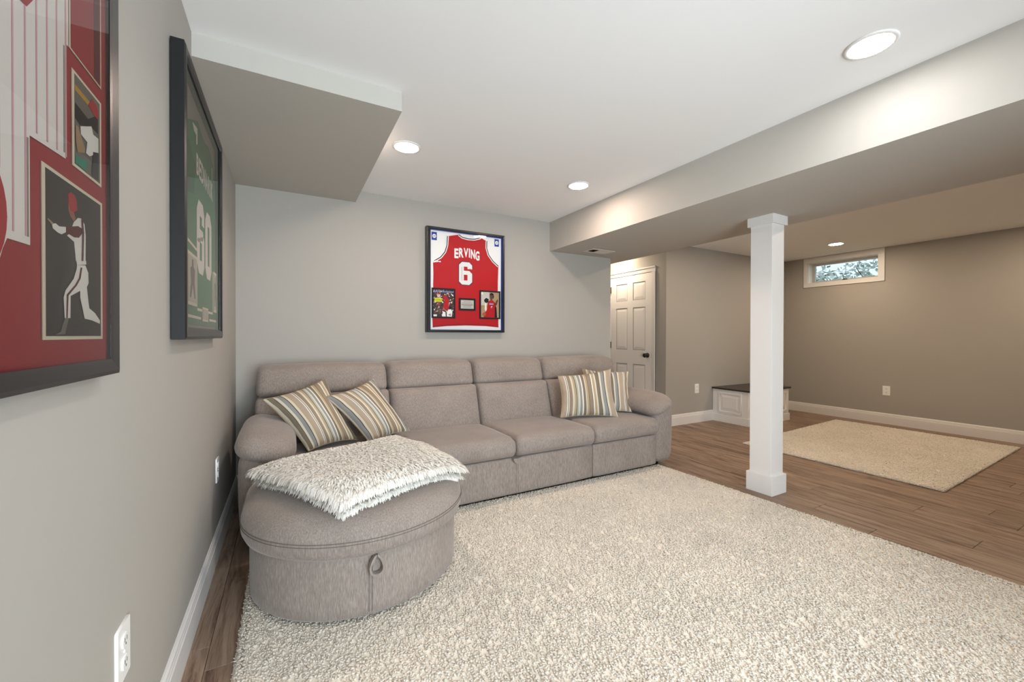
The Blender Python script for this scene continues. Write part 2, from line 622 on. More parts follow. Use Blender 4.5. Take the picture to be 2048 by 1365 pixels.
struct('trim_2', MB().box((XB1, YR, ZB), (XB2, YH, HC)), 'bulkhead_lifted_paint', 'long boxed ceiling beam running over the white post', 'beam')

# floor: dark subfloor slab with laminate planks on it
floor = struct('floor', MB().box((-T, YR - T, -0.1), (XW + T, YH + T, -0.0085)), 'subfloor', 'brown wood-look laminate plank floor', 'floor')
PW, PL = 0.173, 1.38
def plank_mesh(w, l):
    b = MB().box((0.0007, 0.0007, -0.0085), (w - 0.0007, l - 0.0007, 0.0))
    me = mesh(b.v, b.f, 'plank')
    bm = bmesh.new(); bm.from_mesh(me)
    top = [e for e in bm.edges if all(v.co.z > -0.001 for v in e.verts)]
    bmesh.ops.bevel(bm, geom=top, offset=0.0013, segments=1, affect='EDGES')
    bm.to_mesh(me); bm.free()
    me.materials.append(MAT['laminate'])
    return me
PM = {}
known = {20: 0.72, 21: 1.578, 22: 1.06, 24: 0.807, 18: 1.062, 19: 1.393, 25: 1.49, 0: 1.70, 23: 2.04}
far_planks = MB()
for k in range(-1, 41):
    x0 = 0.073 + PW * k
    x1 = min(x0 + PW, XW)
    x0 = max(x0, 0.0)
    if x1 - x0 < 0.01:
        continue
    ph = known.get(k, random.uniform(0, PL)) % PL
    y = ph - 3 * PL
    while y < YH:
        ya, yb = max(y, YR), min(y + PL, YH)
        y += PL
        if yb - ya < 0.02:
            continue
        if yb < -0.25 or (ya > Y1 + 0.1 and not (XE - .1 < x1 and x0 < XD + .1)):
            far_planks.box((x0 + .0007, ya + .0007, -0.0085), (x1 - .0007, yb - .0007, 0.0))
            continue
        key = (round(x1 - x0, 3), round(yb - ya, 3))
        if key not in PM:
            PM[key] = plank_mesh(x1 - x0, yb - ya)
        o = bpy.data.objects.new('plank', PM[key])
        C.objects.link(o)
        o.parent = floor
        o.location = (x0, ya, 0)
tag(far_planks.build('plank_field', 'laminate', floor), kind='stuff')

# baseboards (profile: out, up)
BP = [(0, 0), (0.014, 0), (0.014, 0.100), (0.0115, 0.105), (0.0115, 0.112), (0.0095, 0.118), (0.0095, 0.126), (0.005, 0.134), (0.004, 0.138), (0, 0.138)]
def base(name, a, b, out, label):
    return struct(name, MB().prism(BP, a, b, out=out), 'trim_paint', label, 'baseboard')
base('baseboard_left', (0, YR, 0), (0, D, 0), (1, 0, 0), 'white moulded baseboard along the left wall')
base('baseboard_back', (0, D, 0), (XE, D, 0), (0, -1, 0), 'white moulded baseboard behind the sofa')
base('baseboard_back_end', (XE, D, 0), (XE, YH, 0), (1, 0, 0), 'white moulded baseboard on the hallway left side')
base('baseboard_far', (XD, Y1, 0), (5.375, Y1, 0), (0, -1, 0), 'white moulded baseboard left of the corner bench')
base('baseboard_far_corner', (6.285, Y1, 0), (XW, Y1, 0), (0, -1, 0), 'white moulded baseboard right of the corner bench')
base('baseboard_right', (XW, YR, 0), (XW, Y1, 0), (-1, 0, 0), 'white moulded baseboard under the small high window')
base('baseboard_hall', (XD, Y1 + 0.0, 0), (XD, 3.699, 0), (-1, 0, 0), 'short white baseboard beside the panelled door')
base('baseboard_rear', (RX1 + .07, YR, 0), (XW, YR, 0), (0, 1, 0), 'white moulded baseboard along the rear wall')

# ------------------------------------------------------------------ door
DY0, DY1, DZ = 3.764, 4.520, 1.966
door = thing('door_1', (XD, DY0, 0), 'white six-panel hallway door with a black round knob', 'door', kind='structure')
# casing: stepped profile around three sides
def casing_leg(y0, y1, z0, z1, inner):
    m = MB().box((XD - 0.012, y0, z0), (XD, y1, z1))
    if inner == 'lo':
        m.box((XD - 0.020, y1 - 0.022, z0), (XD, y1, z1))
    elif inner == 'hi':
        m.box((XD - 0.020, y0, z0), (XD, y0 + 0.022, z1))
    return m
casing_leg(3.699, DY0 - 0.003, 0, DZ + 0.003, 'hi').build('casing', 'trim_paint', door, bevel=0.003)
casing_leg(DY1 + 0.003, DY1 + 0.068, 0, DZ + 0.003, 'lo').build('casing', 'trim_paint', door, bevel=0.003)
MB().box((XD - 0.012, 3.699, DZ + 0.003), (XD, DY1 + 0.068, DZ + 0.075)).box((XD - 0.020, 3.699, DZ + 0.053), (XD, DY1 + 0.068, DZ + 0.075)).build('casing', 'trim_paint', door, bevel=0.003)
# leaf: stiles and rails around six sunk fields
XF, XS = XD - 0.006, XD + 0.002
st = 0.105
ym = (DY0 + DY1) / 2
cols = [(DY0 + st, ym - 0.052), (ym + 0.052, DY1 - st)]
rows = [(0.235, 0.755), (0.945, 1.525), (1.62, 1.862)]
leaf = MB().box((XS, DY0, 0.008), (XD + 0.02, DY1, DZ))
ys = [DY0, cols[0][0], cols[0][1], cols[1][0], cols[1][1], DY1]
zs = [0.008, rows[0][0], rows[0][1], rows[1][0], rows[1][1], rows[2][0], rows[2][1], DZ]
for i in (0, 2, 4):
    leaf.box((XF, ys[i], zs[0]), (XS, ys[i + 1], zs[-1]))
for (a, b) in cols:
    for i in (0, 2, 4, 6):
        leaf.box((XF, a, zs[i]), (XS, b, zs[i + 1]))
leaf.build('leaf', 'door_paint', door)
for (a, b) in cols:
    for (c, d) in rows:
        p = MB()
        m = 0.001
        w = 0.045
        # sloped border from the sunk moulding up to the raised field
        lo = [(XS - 0.0005, a + m, c + m), (XS - 0.0005, b - m, c + m), (XS - 0.0005, b - m, d - m), (XS - 0.0005, a + m, d - m)]
        hi = [(XF + 0.001, a + m + w, c + m + w), (XF + 0.001, b - m - w, c + m + w), (XF + 0.001, b - m - w, d - m - w), (XF + 0.001, a + m + w, d - m - w)]
        p.v = lo + hi
        p.f = [(4, 7, 6, 5)] + [(i, i + 4, (i + 1) % 4 + 4, (i + 1) % 4) for i in range(4)]
        p.build('panel', 'door_paint', door)
MB().lathe((XF, 3.828, 0.884), (-1, 0, 0), [(0.032, 0), (0.032, 0.006), (0.026, 0.010), (0.012, 0.014), (0.011, 0.030), (0.018, 0.034), (0.027, 0.042),
                                           (0.030, 0.052), (0.027, 0.062), (0.016, 0.068), (0.0, 0.070)], 24).build('knob', 'black_metal', door, smooth=True)
MB().box((XF - 0.001, DY0 - 0.002, 0.85), (XF + 0.02, DY0 + 0.003, 0.915)).build('latch_plate', 'black_metal', door)
for z in (0.20, 1.005, 1.80):
    MB().box((XF - 0.004, DY1 - 0.010, z - 0.045), (XF + 0.004, DY1 + 0.012, z + 0.045)).tube([(XF - 0.008, DY1 + 0.001, z - 0.048), (XF - 0.008, DY1 + 0.001, z + 0.048)], 0.006).build('hinge', 'bronze', door)

# ------------------------------------------------------------------ windows
win = thing('window_1', (XW, WY0, WZ0), 'small high basement window with white casing and a single pane', 'window', kind='structure')
cw = 0.062
MB().box((XW - 0.014, WY0 - cw - 0.006, WZ1), (XW, WY1 + cw - 0.006, HC - 0.003)).build('casing', 'trim_paint', win, bevel=0.002)
MB().box((XW - 0.014, WY0 - cw - 0.006, WZ0 - 0.058), (XW, WY1 + cw - 0.006, WZ0)).build('casing', 'trim_paint', win, bevel=0.002)
MB().box((XW - 0.014, WY0 - cw - 0.006, WZ0), (XW, WY0, WZ1)).build('casing', 'trim_paint', win, bevel=0.002)
MB().box((XW - 0.014, WY1, WZ0), (XW, WY1 + cw - 0.006, WZ1)).build('casing', 'trim_paint', win, bevel=0.002)
XJ = XW + 0.125
jm = MB().box((XW, WY0 - 0.001, WZ0 - 0.001), (XJ, WY1 + 0.001, WZ0 + 0.006)).box((XW, WY0, WZ1 - 0.006), (XJ, WY1, WZ1 + 0.001))
jm.box((XW, WY0 - 0.001, WZ0), (XJ, WY0 + 0.006, WZ1)).box((XW, WY1 - 0.006, WZ0), (XJ, WY1 + 0.001, WZ1))
jm.build('jamb', 'trim_paint', win)
sash = MB()
a, b, c, d, w = WY0 + 0.006, WY1 - 0.006, WZ0 + 0.006, WZ1 - 0.006, 0.030
sash.box((XJ, a, c), (XJ + 0.03, b, c + w)).box((XJ, a, d - w), (XJ + 0.03, b, d)).box((XJ, a, c + w), (XJ + 0.03, a + w, d - w)).box((XJ, b - w, c + w), (XJ + 0.03, b, d - w))
plain('sash_grey', (196, 196, 190), 0.4, 0.4)
sash.build('sash', 'sash_grey', win, bevel=0.003)
link('pane', mesh([(XJ + 0.014, b - w + .004, c + w - .004), (XJ + 0.014, a + w - .004, c + w - .004), (XJ + 0.014, a + w - .004, d - w + .004), (XJ + 0.014, b - w + .004, d - w + .004)], [(0, 1, 2, 3)]), win, 'window_glass')
MB().box((XJ - 0.016, (a + b) / 2 - 0.028, c + 0.008), (XJ, (a + b) / 2 + 0.028, c + 0.030)).box((XJ - 0.026, (a + b) / 2 - 0.012, c + 0.012), (XJ - 0.016, (a + b) / 2 + 0.012, c + 0.036)).build('latch', 'bronze', win, bevel=0.002)

win2 = thing('added_patio_door', (RX0, YR, RZ0), 'wide glazed patio door added unseen in the rear wall to admit fill light', 'glass door', kind='structure')
for (x0, x1, z0, z1) in ((RX0 - .07, RX1 + .07, RZ1, RZ1 + .07), (RX0 - .07, RX1 + .07, RZ0 - .07, RZ0), (RX0 - .07, RX0, RZ0, RZ1), (RX1, RX1 + .07, RZ0, RZ1)):
    MB().box((x0, YR, z0), (x1, YR + 0.015, z1)).build('casing', 'trim_paint', win2)
xm2 = (RX0 + RX1) / 2
sh = MB()
for (x0, x1, z0, z1) in ((RX0, RX1, RZ0, RZ0 + .04), (RX0, RX1, RZ1 - .04, RZ1), (RX0, RX0 + .04, RZ0, RZ1), (RX1 - .04, RX1, RZ0, RZ1), (xm2 - .02, xm2 + .02, RZ0, RZ1)):
    sh.box((x0, YR - 0.08, z0), (x1, YR - 0.05, z1))
sh.build('sash', 'trim_paint', win2)
for (x0, x1) in ((RX0 + .04, xm2 - .02), (xm2 + .02, RX1 - .04)):
    link('pane', mesh([(x0, YR - 0.065, RZ0 + .04), (x1, YR - 0.065, RZ0 + .04), (x1, YR - 0.065, RZ1 - .04), (x0, YR - 0.065, RZ1 - .04)], [(0, 1, 2, 3)]), win2, 'window_glass')

# ------------------------------------------------------------------ recessed lights
def lamp(x, y, label, z=HC, lens='lamp_lens'):
    t = thing('recessed_light', (x, y, z), label, 'ceiling light', 'recessed ceiling lights')
    MB().lathe((x, y, z), (0, 0, -1), [(0.086, 0.0), (0.086, 0.003), (0.081, 0.006), (0.072, 0.0065), (0.070, 0.003), (0.070, 0.0)], 40).build('trim_ring', 'trim_paint', t, smooth=True)
    MB().lathe((x, y, z - 0.001), (0, 0, -1), [(0.0695, 0.0), (0.0690, 0.0050)], 24).build('lens', lens, t)
    return t
lamp(0.967, 2.527, 'round recessed light beside the low boxed soffit')
lamp(2.295, 2.525, 'round recessed light near the back wall beside the ceiling beam')
lamp(2.363, 0.745, 'round recessed light nearest the camera, beside the ceiling beam', lens='lamp_lens_near')
lamp(6.365, 2.540, 'round recessed light in front of the small high window', lens='lamp_lens_warm')
lamp(4.520, 2.540, 'round recessed light hidden behind the ceiling beam above the bench side', lens='lamp_lens_warm')
lamp(4.520, 0.745, 'round recessed light hidden behind the ceiling beam near the post', lens='lamp_lens_warm')
lamp(6.365, 0.745, 'round recessed light over the far end of the smaller rug', lens='lamp_lens_warm')
lamp(0.967, 0.745, 'round recessed light overhead between the two framed jerseys', lens='lamp_lens_near')
lamp(4.24, 4.30, 'round recessed light in the hallway above the panelled door', lens='lamp_lens_warm')

# ------------------------------------------------------------------ bulkhead vent
v = thing('ceiling_vent', (3.12, 3.25, ZB), 'flat metal air register under the ceiling beam end', 'vent')
vx0, vx1, vy0, vy1 = 2.977, 3.272, 3.165, 3.325
fr = MB()
for (p, q, r_, s_) in ((vx0, vx1, vy0, vy0 + .025), (vx0, vx1, vy1 - .025, vy1), (vx0, vx0 + .025, vy0 + .025, vy1 - .025), (vx1 - .025, vx1, vy0 + .025, vy1 - .025)):
    fr.box((p, r_, ZB - 0.006), (q, s_, ZB))
fr.build('frame', 'vent_white', v, bevel=0.002)
MB().box((vx0 + .02, vy0 + .02, ZB - 0.0012), (vx1 - .02, vy1 - .02, ZB - 0.0002)).build('duct_opening', 'vent_dark', v)
for i in range(9):
    y0 = vy0 + 0.028 + i * 0.0118
    m = MB().prism([(0, 0), (0.009, -0.004), (0.010, -0.003), (0.001, 0.001)], (vx0 + 0.115, y0, ZB - 0.0015), (vx1 - 0.025, y0, ZB - 0.0015), out=(0, 1, 0))
    m.build('slat', 'vent_white', v)

# ------------------------------------------------------------------ outlets
def outlet(mp, s, t, label, w=0.076, h=0.122, loc=(0, 0, 0)):
    o = thing('wall_outlet', mp(s, t, 0), label, 'outlet', 'duplex wall outlets')
    pl = [oct_rect(s - w / 2, t - h / 2, s + w / 2, t + h / 2, 0.003)]
    put('cover_plate', shape2d(pl, 0.006), mp, 0.003, 'outlet_plastic', o)
    for dz in (-0.024, 0.024):
        n = 20
        face = [(s + 0.0165 * math.cos(2 * math.pi * i / n), t + dz + max(-0.0145, min(0.0145, 0.0175 * math.sin(2 * math.pi * i / n)))) for i in range(n)]
        f = put('socket_face', shape2d([face], 0.003), mp, 0.0072, 'outlet_plastic', o)
        sl = join_meshes([shape2d([rect(s + e - 0.0012, t + dz - 0.002, s + e + 0.0012, t + dz + 0.007)], 0.0004) for e in (-0.006, 0.006)]
                         + [shape2d([oct_rect(s - 0.0025, t + dz - 0.010, s + 0.0025, t + dz - 0.005, 0.0015)], 0.0004)])
        put('slots', sl, mp, 0.0088, 'outlet_slot', f)
    put('screw', shape2d([oct_rect(s - .003, t - .003, s + .003, t + .003, .0012)], 0.002), mp, 0.0068, 'outlet_plastic', o)
    return o
far_map = make_back_map(Y1)
def right_map(s, t, d): return (XW - d, -s, t)
outlet(left_map, 1.195, 0.439, 'white duplex outlet on the left wall nearest the camera')
outlet(left_map, 2.585, 0.439, 'white duplex outlet on the left wall beside the sofa arm')
outlet(far_map, 5.045, 0.446, 'white duplex outlet on the wall left of the corner bench')
outlet(right_map, -2.296, 0.432, 'white duplex outlet on the window wall above the smaller rug')

# ------------------------------------------------------------------ post
post = thing('support_post', (3.407, 1.726, 0), 'square white boxed support post under the ceiling beam', 'column')
px, py = 3.407, 1.726
MB().box((px - .0765, py - .0765, 0), (px + .0765, py + .0765, ZB)).build('shaft', 'trim_paint', post, bevel=0.002)
MB().box((px - .093, py - .093, 0), (px + .093, py + .093, 0.137)).build('plinth', 'trim_paint', post, bevel=0.002)
MB().box((px - .093, py - .093, ZB - 0.065), (px + .093, py + .093, ZB)).build('capital', 'trim_paint', post, bevel=0.002)

# ------------------------------------------------------------------ rugs
def bil(q, u, v):
    (a, b, c, d) = [np.array(p, float) for p in q]      # (0,0) (1,0) (1,1) (0,1)
    u, v = np.asarray(u)[:, None], np.asarray(v)[:, None]
    return a * (1 - u) * (1 - v) + b * u * (1 - v) + c * u * v + d * (1 - u) * v

def rug(name, quad, label, ntuft, th, hgt, rad):
    r = thing(name, (*np.mean(quad, 0), 0), label, 'rug')
    nu, nv = 90, 70
    U, W = np.meshgrid(np.linspace(0, 1, nu), np.linspace(0, 1, nv))
    P = bil(quad, U.ravel(), W.ravel())
    e = np.minimum(np.minimum(U, 1 - U), np.minimum(W, 1 - W)).ravel()
    z = (th - 0.0012) * np.minimum(1, (e / 0.006) ** 0.5) + 0.0004 * rng.standard_normal(len(e)) * (e > 0)
    V = np.concatenate([np.c_[P, np.maximum(z, 0.0015)], np.c_[P, np.full(len(P), 0.0005)]])
    idx = np.arange(nu * nv).reshape(nv, nu)
    q = np.stack([idx[:-1, :-1], idx[:-1, 1:], idx[1:, 1:], idx[1:, :-1]], -1).reshape(-1, 4)
    N = nu * nv
    link('backing', fast_mesh(V, np.concatenate([q, q[:, ::-1] + N])), r, 'rug_backing')
    # tufts, some leaning out over the edge
    n = ntuft
    u, w = rng.random(n), rng.random(n)
    ne = n // 12
    side = rng.integers(0, 4, ne)
    u[:ne] = np.where(side == 0, rng.random(ne) * .004, np.where(side == 1, 1 - rng.random(ne) * .004, u[:ne]))
    w[:ne] = np.where(side == 2, rng.random(ne) * .004, np.where(side == 3, 1 - rng.random(ne) * .004, w[:ne]))
    B = bil(quad, u, w)
    ctr = np.mean(quad, 0)
    lean = rng.standard_normal((n, 2)) * hgt * 0.40
    gx = np.sin(B[:, 0] * 3.1 + np.sin(B[:, 1] * 2.3) * 1.7) * 0.12
    gy = np.cos(B[:, 1] * 2.7 + np.sin(B[:, 0] * 1.9) * 2.1) * 0.12
    lean += np.c_[gx, gy] * hgt
    outd = (B[:ne] - ctr)
    outd /= np.linalg.norm(outd, axis=1, keepdims=True)
    lean[:ne] += outd * hgt * 0.5
    ee = np.minimum(np.minimum(u, 1 - u), np.minimum(w, 1 - w))
    z0 = th * np.minimum(1, (ee / 0.006) ** 0.5) - 0.002
    z0 = np.maximum(z0, 0.003)
    h = hgt * (0.72 + 0.5 * rng.random(n))
    rr = rad * (0.7 + 0.6 * rng.random(n))
    wisp = rng.random(n) < 0.05
    h = np.where(wisp, hgt * 1.5, h)
    rr = np.where(wisp, rad * 0.45, rr)
    lean[wisp] *= 2.2
    h[:ne] *= 1.3
    lean[:ne] *= 1.15
    a0 = rng.random(n) * 6.283
    V = np.zeros((n, 7, 3))
    for j in range(3):
        a = a0 + j * 2.0944
        cx, cy = np.cos(a), np.sin(a)
        V[:, j] = np.c_[B[:, 0] + rr * cx, B[:, 1] + rr * cy, z0]
        V[:, 3 + j] = np.c_[B[:, 0] + lean[:, 0] * .45 + rr * 1.25 * cx, B[:, 1] + lean[:, 1] * .45 + rr * 1.25 * cy, z0 + h * .78]
    V[:, 6] = np.c_[B[:, 0] + lean[:, 0], B[:, 1] + lean[:, 1], z0 + h]
    k = (np.arange(n) * 7)[:, None]
    quads = np.concatenate([k + np.array([j, (j + 1) % 3, 3 + (j + 1) % 3, 3 + j]) for j in range(3)])
    tris = np.concatenate([k + np.array([3 + j, 3 + (j + 1) % 3, 6]) for j in range(3)])
    tag(link('pile', fast_mesh(V.reshape(-1, 3), quads, tris), r, 'rug_pile'), kind='stuff')
    return r
rug('area_rug', [(0.155, -0.02), (3.225, -0.02), (3.152, 2.500), (0.168, 2.500)], 'large cream shag rug in front of the sofa', 130000, 0.018, 0.0062, 0.0047)
rug('area_rug', [(4.505, 1.08), (6.829, 1.137), (6.803, 2.711), (4.521, 2.586)], 'smaller cream shag rug beyond the white post', 40000, 0.013, 0.0068, 0.0055)

# ------------------------------------------------------------------ sofa
YF = 2.46                                  # front face
sofa = thing('sofa', (1.70, YF, 0), 'long taupe fabric four-seat sofa with padded arms against the back wall', 'sofa')
BX = [0.135, 0.992, 1.702, 2.398, 3.275]   # backrest joints
def lean_back(k, bulge_y=0.0, crown=0.0, topround=0.0):
    def f(P, h):
        x, y, z = P[:, 0] / h[0], P[:, 1] / h[1], P[:, 2] / h[2]
        Q = P.copy()
        front = np.clip(-y, 0, 1)
        Q[:, 1] += k * P[:, 2] - bulge_y * front * (1 - x ** 2) * (1 - z ** 2)
        Q[:, 2] += crown * (1 - x ** 2) * np.clip(z, 0, 1)
        Q[:, 0] *= 1 - topround * np.clip(z, 0, 1) ** 2
        return Q
    return f
MB().box((0.17, YF + 0.06, 0.030), (3.24, 3.40, 0.07)).build('plinth', 'dark_plinth', sofa)
cushion('back_frame', sofa, ((BX[0] + BX[4]) / 2, 3.375, 0.44), ((BX[4] - BX[0]) / 2 - 0.01, 0.075, 0.40), 0.03, 8)
cushion('seat_frame', sofa, (1.70, 2.86, 0.19), (1.45, 0.36, 0.12), 0.02, 6)
for i in range(4):
    x0, x1 = BX[i] + 0.002, BX[i + 1] - 0.002
    if i == 3: xx1 = 3.10
    lx0, lx1 = x0, x1
    if i == 0: lx0 = 0.30
    if i == 3: lx1 = 3.12
    cx, hx = (lx0 + lx1) / 2, (lx1 - lx0) / 2
    cushion('back_cushion', sofa, (cx, 3.165, 0.555), (hx, 0.125, 0.178), (0.030, 0.07, 0.022), 14, lean_back(0.30, 0.03))
    if i in (0, 3):       # fill beside the arm
        a, b = (BX[0], 0.32) if i == 0 else (3.10, BX[4])
        cushion('back_wing', sofa, ((a + b) / 2, 3.22, 0.50), ((b - a) / 2, 0.12, 0.22), 0.035, 10, lean_back(0.22))
    cx, hx = (x0 + x1) / 2, (x1 - x0) / 2
    cushion('headrest', sofa, (cx, 3.275, 0.823), (hx, 0.115, 0.104), (0.040, 0.085, 0.040), 16, lean_back(0.28, 0.02, 0.010, 0.035 if i in (0, 3) else 0.022))
SXB = [0.30, 0.992, 1.702, 2.398, 3.10]
for i in range(4):
    x0, x1 = SXB[i] + 0.0015, SXB[i + 1] - 0.0015
    def seatf(P, h):
        x, y, z = P[:, 0] / h[0], P[:, 1] / h[1], P[:, 2] / h[2]
        Q = P.copy()
        Q[:, 2] += np.clip(z, 0, 1) * (0.016 * (1 - x ** 4) - 0.012 * np.clip(y, 0, 1))
        Q[:, 1] -= np.clip(-y, 0, 1) * 0.010 * (1 - z ** 2)
        return Q
    cushion('seat_cushion', sofa, ((x0 + x1) / 2, 2.755, 0.362), ((x1 - x0) / 2, 0.325, 0.068), (0.022, 0.060, 0.058), 16, seatf)
# skirts
cushion('skirt', sofa, ((0.30 + 2.392) / 2, YF + 0.04, 0.165), ((2.392 - 0.30) / 2, 0.04, 0.128), 0.015, 8)
cushion('skirt', sofa, ((2.396 + 3.09) / 2, YF + 0.04, 0.165), ((3.09 - 2.396) / 2, 0.04, 0.128), 0.015, 8)
# arms
for sgn, xi, xo in ((-1, 0.318, 0.108), (1, 3.085, 3.318)):
    cx, hx = (xi + xo) / 2, abs(xo - xi) / 2
    def armf(P, h, sgn=sgn):
        x, y, z = P[:, 0] / h[0] * sgn, P[:, 1] / h[1], P[:, 2] / h[2]
        Q = P.copy()
        Q[:, 2] += np.clip(z, 0, 1) * 0.030 * x                       # top slopes down to the seat
        o = np.clip(x, 0, 1)
        Q[:, 0] += sgn * o * (0.018 * (1 - ((z - 0.35) / 1.35) ** 2) - 0.006)  # swelling outer side
        Q[:, 1] += np.clip(-y, 0, 1) * np.clip(x - .4, 0, 1) * 0.03
        return Q
    cushion('arm_panel', sofa, (cx, 2.90, 0.285), (hx, 0.44, 0.245), (0.07, 0.045, 0.09), 14, armf)
    pc = (0.222, 2.775, 0.541) if sgn < 0 else (3.168, 2.775, 0.540)
    def padf(P, h, sgn=sgn):
        x, y, z = P[:, 0] / h[0], P[:, 1] / h[1], P[:, 2] / h[2]
        Q = P.copy()
        ang = math.radians(15 if sgn < 0 else 20) * sgn * -1
        Q[:, 2] *= 1 - 0.25 * np.clip(-z, 0, 1)
        Q[:, 2] += 0.012 * (1 - y ** 2) * np.clip(z, 0, 1)
        ca, sa = math.cos(ang), math.sin(ang)
        X_, Z_ = Q[:, 0].copy(), Q[:, 2].copy()
        Q[:, 0], Q[:, 2] = ca * X_ + sa * Z_, -sa * X_ + ca * Z_
        Q[:, 2] -= 0.025 * np.clip(-y, 0, 1) ** 2
        return Q
    ph = (0.146, 0.350, 0.080 if sgn < 0 else 0.072)
    cushion('arm_pad', sofa, pc, ph, (0.10, 0.13, 0.080), 18, padf)
# stitched seams on the skirt and the pull tab between the middle seats
for x in (1.71, 1.725):
    MB().tube([(x, YF - 0.0005, 0.05), (x, YF - 0.0005, 0.28)], 0.0011, 5).build('skirt_seam', 'fabric_seam', sofa)
n = 14
tab = [(1.712 + 0.042 * math.cos(math.pi * i / n), 0.296 - 0.036 * math.sin(math.pi * i / n)) for i in range(n + 1)]
put('pull_tab', shape2d([tab], 0.016), make_back_map(YF), 0.030, 'fabric', sofa)
for (x, y) in ((0.2, 2.57), (1.3, 2.57), (2.42, 2.57), (3.2, 2.57), (0.2, 3.36), (3.2, 3.36)):
    MB().lathe((x, y, 0), (0, 0, 1), [(0.022, 0), (0.026, 0.05)], 12).build('foot', 'dark_plinth', sofa)

# ------------------------------------------------------------------ ottoman
OC = np.array([0.632, 2.09])
def plan(a, b, yb, n=56, rc=0.06):
    """D shape: half ellipse at the front, straight sides, rounded back corners."""
    pts = []
    for i in range(n + 1):
        t = math.pi * i / n
        pts.append((OC[0] - a * math.cos(t), OC[1] - b * math.sin(t)))
    for i in range(7):
        t = math.pi / 2 * i / 6
        pts.append((OC[0] + a - rc + rc * math.cos(t), yb - rc + rc * math.sin(t)))
    for i in range(7):
        t = math.pi / 2 + math.pi / 2 * i / 6
        pts.append((OC[0] - a + rc + rc * math.cos(t), yb - rc + rc * math.sin(t)))
    return np.array(pts)
def offset_plan(P, d):
    Q = np.roll(P, -1, 0) - np.roll(P, 1, 0)
    Q /= np.linalg.norm(Q, axis=1, keepdims=True)
    return P + np.c_[-Q[:, 1], Q[:, 0]] * d            # inward for this winding
def loft(P, prof, cap=True):
    V, F = [], []
    n = len(P)
    for (ins, z) in prof:
        R = offset_plan(P, ins)
        V += [(x, y, z) for x, y in R]
    for i in range(len(prof) - 1):
        for j in range(n):
            j2 = (j + 1) % n
            F.append((i * n + j, i * n + j2, (i + 1) * n + j2, (i + 1) * n + j))
    # rounded crown: shrink last ring to the middle in steps
    last = np.array(V[-n:])
    c = last.mean(0)
    base_i = (len(prof) - 1) * n
    for s, dz in ((0.75, 0.006), (0.45, 0.010), (0.2, 0.011)):
        R = c + (last - c) * s
        R[:, 2] = last[:, 2] + dz * (1 if cap else 0)
        k = len(V)
        V += [tuple(p) for p in R]
        for j in range(n):
            j2 = (j + 1) % n
            F.append((base_i + j, base_i + j2, k + j2, k + j))
        base_i = k
    F.append(tuple(base_i + j for j in range(n)))
    F.append(tuple(range(n))[::-1])
    return mesh(V, F)
CA, CB, BA, BB = 0.482, 0.460, 0.455, 0.430
PLC = plan(CA, CB, 2.408)
PLB = plan(BA, BB, 2.402)
ott = thing('ottoman', (OC[0], OC[1], 0), 'rounded taupe fabric storage ottoman with a fabric pull loop', 'ottoman')
link('base', loft(PLB, [(0.03, 0.034), (0.012, 0.036), (0.002, 0.048), (0, 0.09), (0, 0.24), (0.004, 0.300), (0.05, 0.305)], False), ott, 'fabric', True)
CPROF = [(0.050, 0.276), (0.024, 0.278), (0.006, 0.290), (-0.004, 0.312), (-0.006, 0.342), (-0.004, 0.362), (0.006, 0.388), (0.024, 0.412), (0.055, 0.434), (0.10, 0.448), (0.155, 0.454)]
link('cushion', loft(PLC, CPROF), ott, 'fabric', True)
def otto_top(x, y):
    """height of the ottoman cushion (or the sofa seat behind it) under a point"""
    d = np.min(np.linalg.norm(PLC - np.array([x, y]), axis=1))
    inside = True
    if y < OC[1]:
        inside = ((x - OC[0]) / CA) ** 2 + ((y - OC[1]) / CB) ** 2 < 1
    else:
        inside = abs(x - OC[0]) < CA
    if y > 2.30:
        d = max(d, 0.155) if abs(x - OC[0]) < 0.40 else d
    if not inside:
        return 0.36 - d * 0.8 if y < 2.40 else 0.43
    ds = [p[0] for p in CPROF[4:]]; zs_ = [p[1] for p in CPROF[4:]]
    z = float(np.interp(d, ds, zs_))
    return z + (0.008 if d > 0.155 else 0)
for ins, z in ((-0.0065, 0.344), (-0.0065, 0.355)):
    R = offset_plan(PLC, ins)
    MB().tube([(x, y, z) for x, y in R[:57]], 0.0014, 5).build('cushion_seam', 'fabric_seam', ott)
for dx in (-0.012, 0.0):
    pts = []
    for z in np.linspace(0.055, 0.262, 8):
        pts.append((0.612 + dx, OC[1] - BB * math.sqrt(1 - ((0.612 + dx - OC[0]) / BA) ** 2) - 0.0008, z))
    MB().tube(pts, 0.0012, 5).build('base_seam', 'fabric_seam', ott)
# pull loop: flat webbing bent into a hanging teardrop
lp = []
for i in range(25):
    t = i / 24
    a = math.pi * (2 * t - 1)
    w = 0.025 * math.sin(math.pi * abs(2 * t - 1)) ** 0.7
    lp.append((0.625 + (w if t > .5 else -w), 0.285 - 0.078 * (1 - abs(2 * t - 1) ** 1.6)))
V, F = [], []
yl = OC[1] - BB - 0.004
for i, (x, z) in enumerate(lp):
    a, b = lp[max(i - 1, 0)], lp[min(i + 1, len(lp) - 1)]
    dx, dz = b[0] - a[0], b[1] - a[1]
    L = math.hypot(dx, dz) or 1
    nx, nz = -dz / L * 0.0035, dx / L * 0.0035
    V += [(x - nx, yl, z - nz), (x + nx, yl, z + nz), (x + nx, yl - 0.026, z + nz), (x - nx, yl - 0.026, z - nz)]
for i in range(len(lp) - 1):
    for j in range(4):
        F.append((i * 4 + j, i * 4 + (j + 1) % 4, i * 4 + 4 + (j + 1) % 4, i * 4 + 4 + j))
link('pull_loop', mesh(V, F), ott, 'fabric', False)
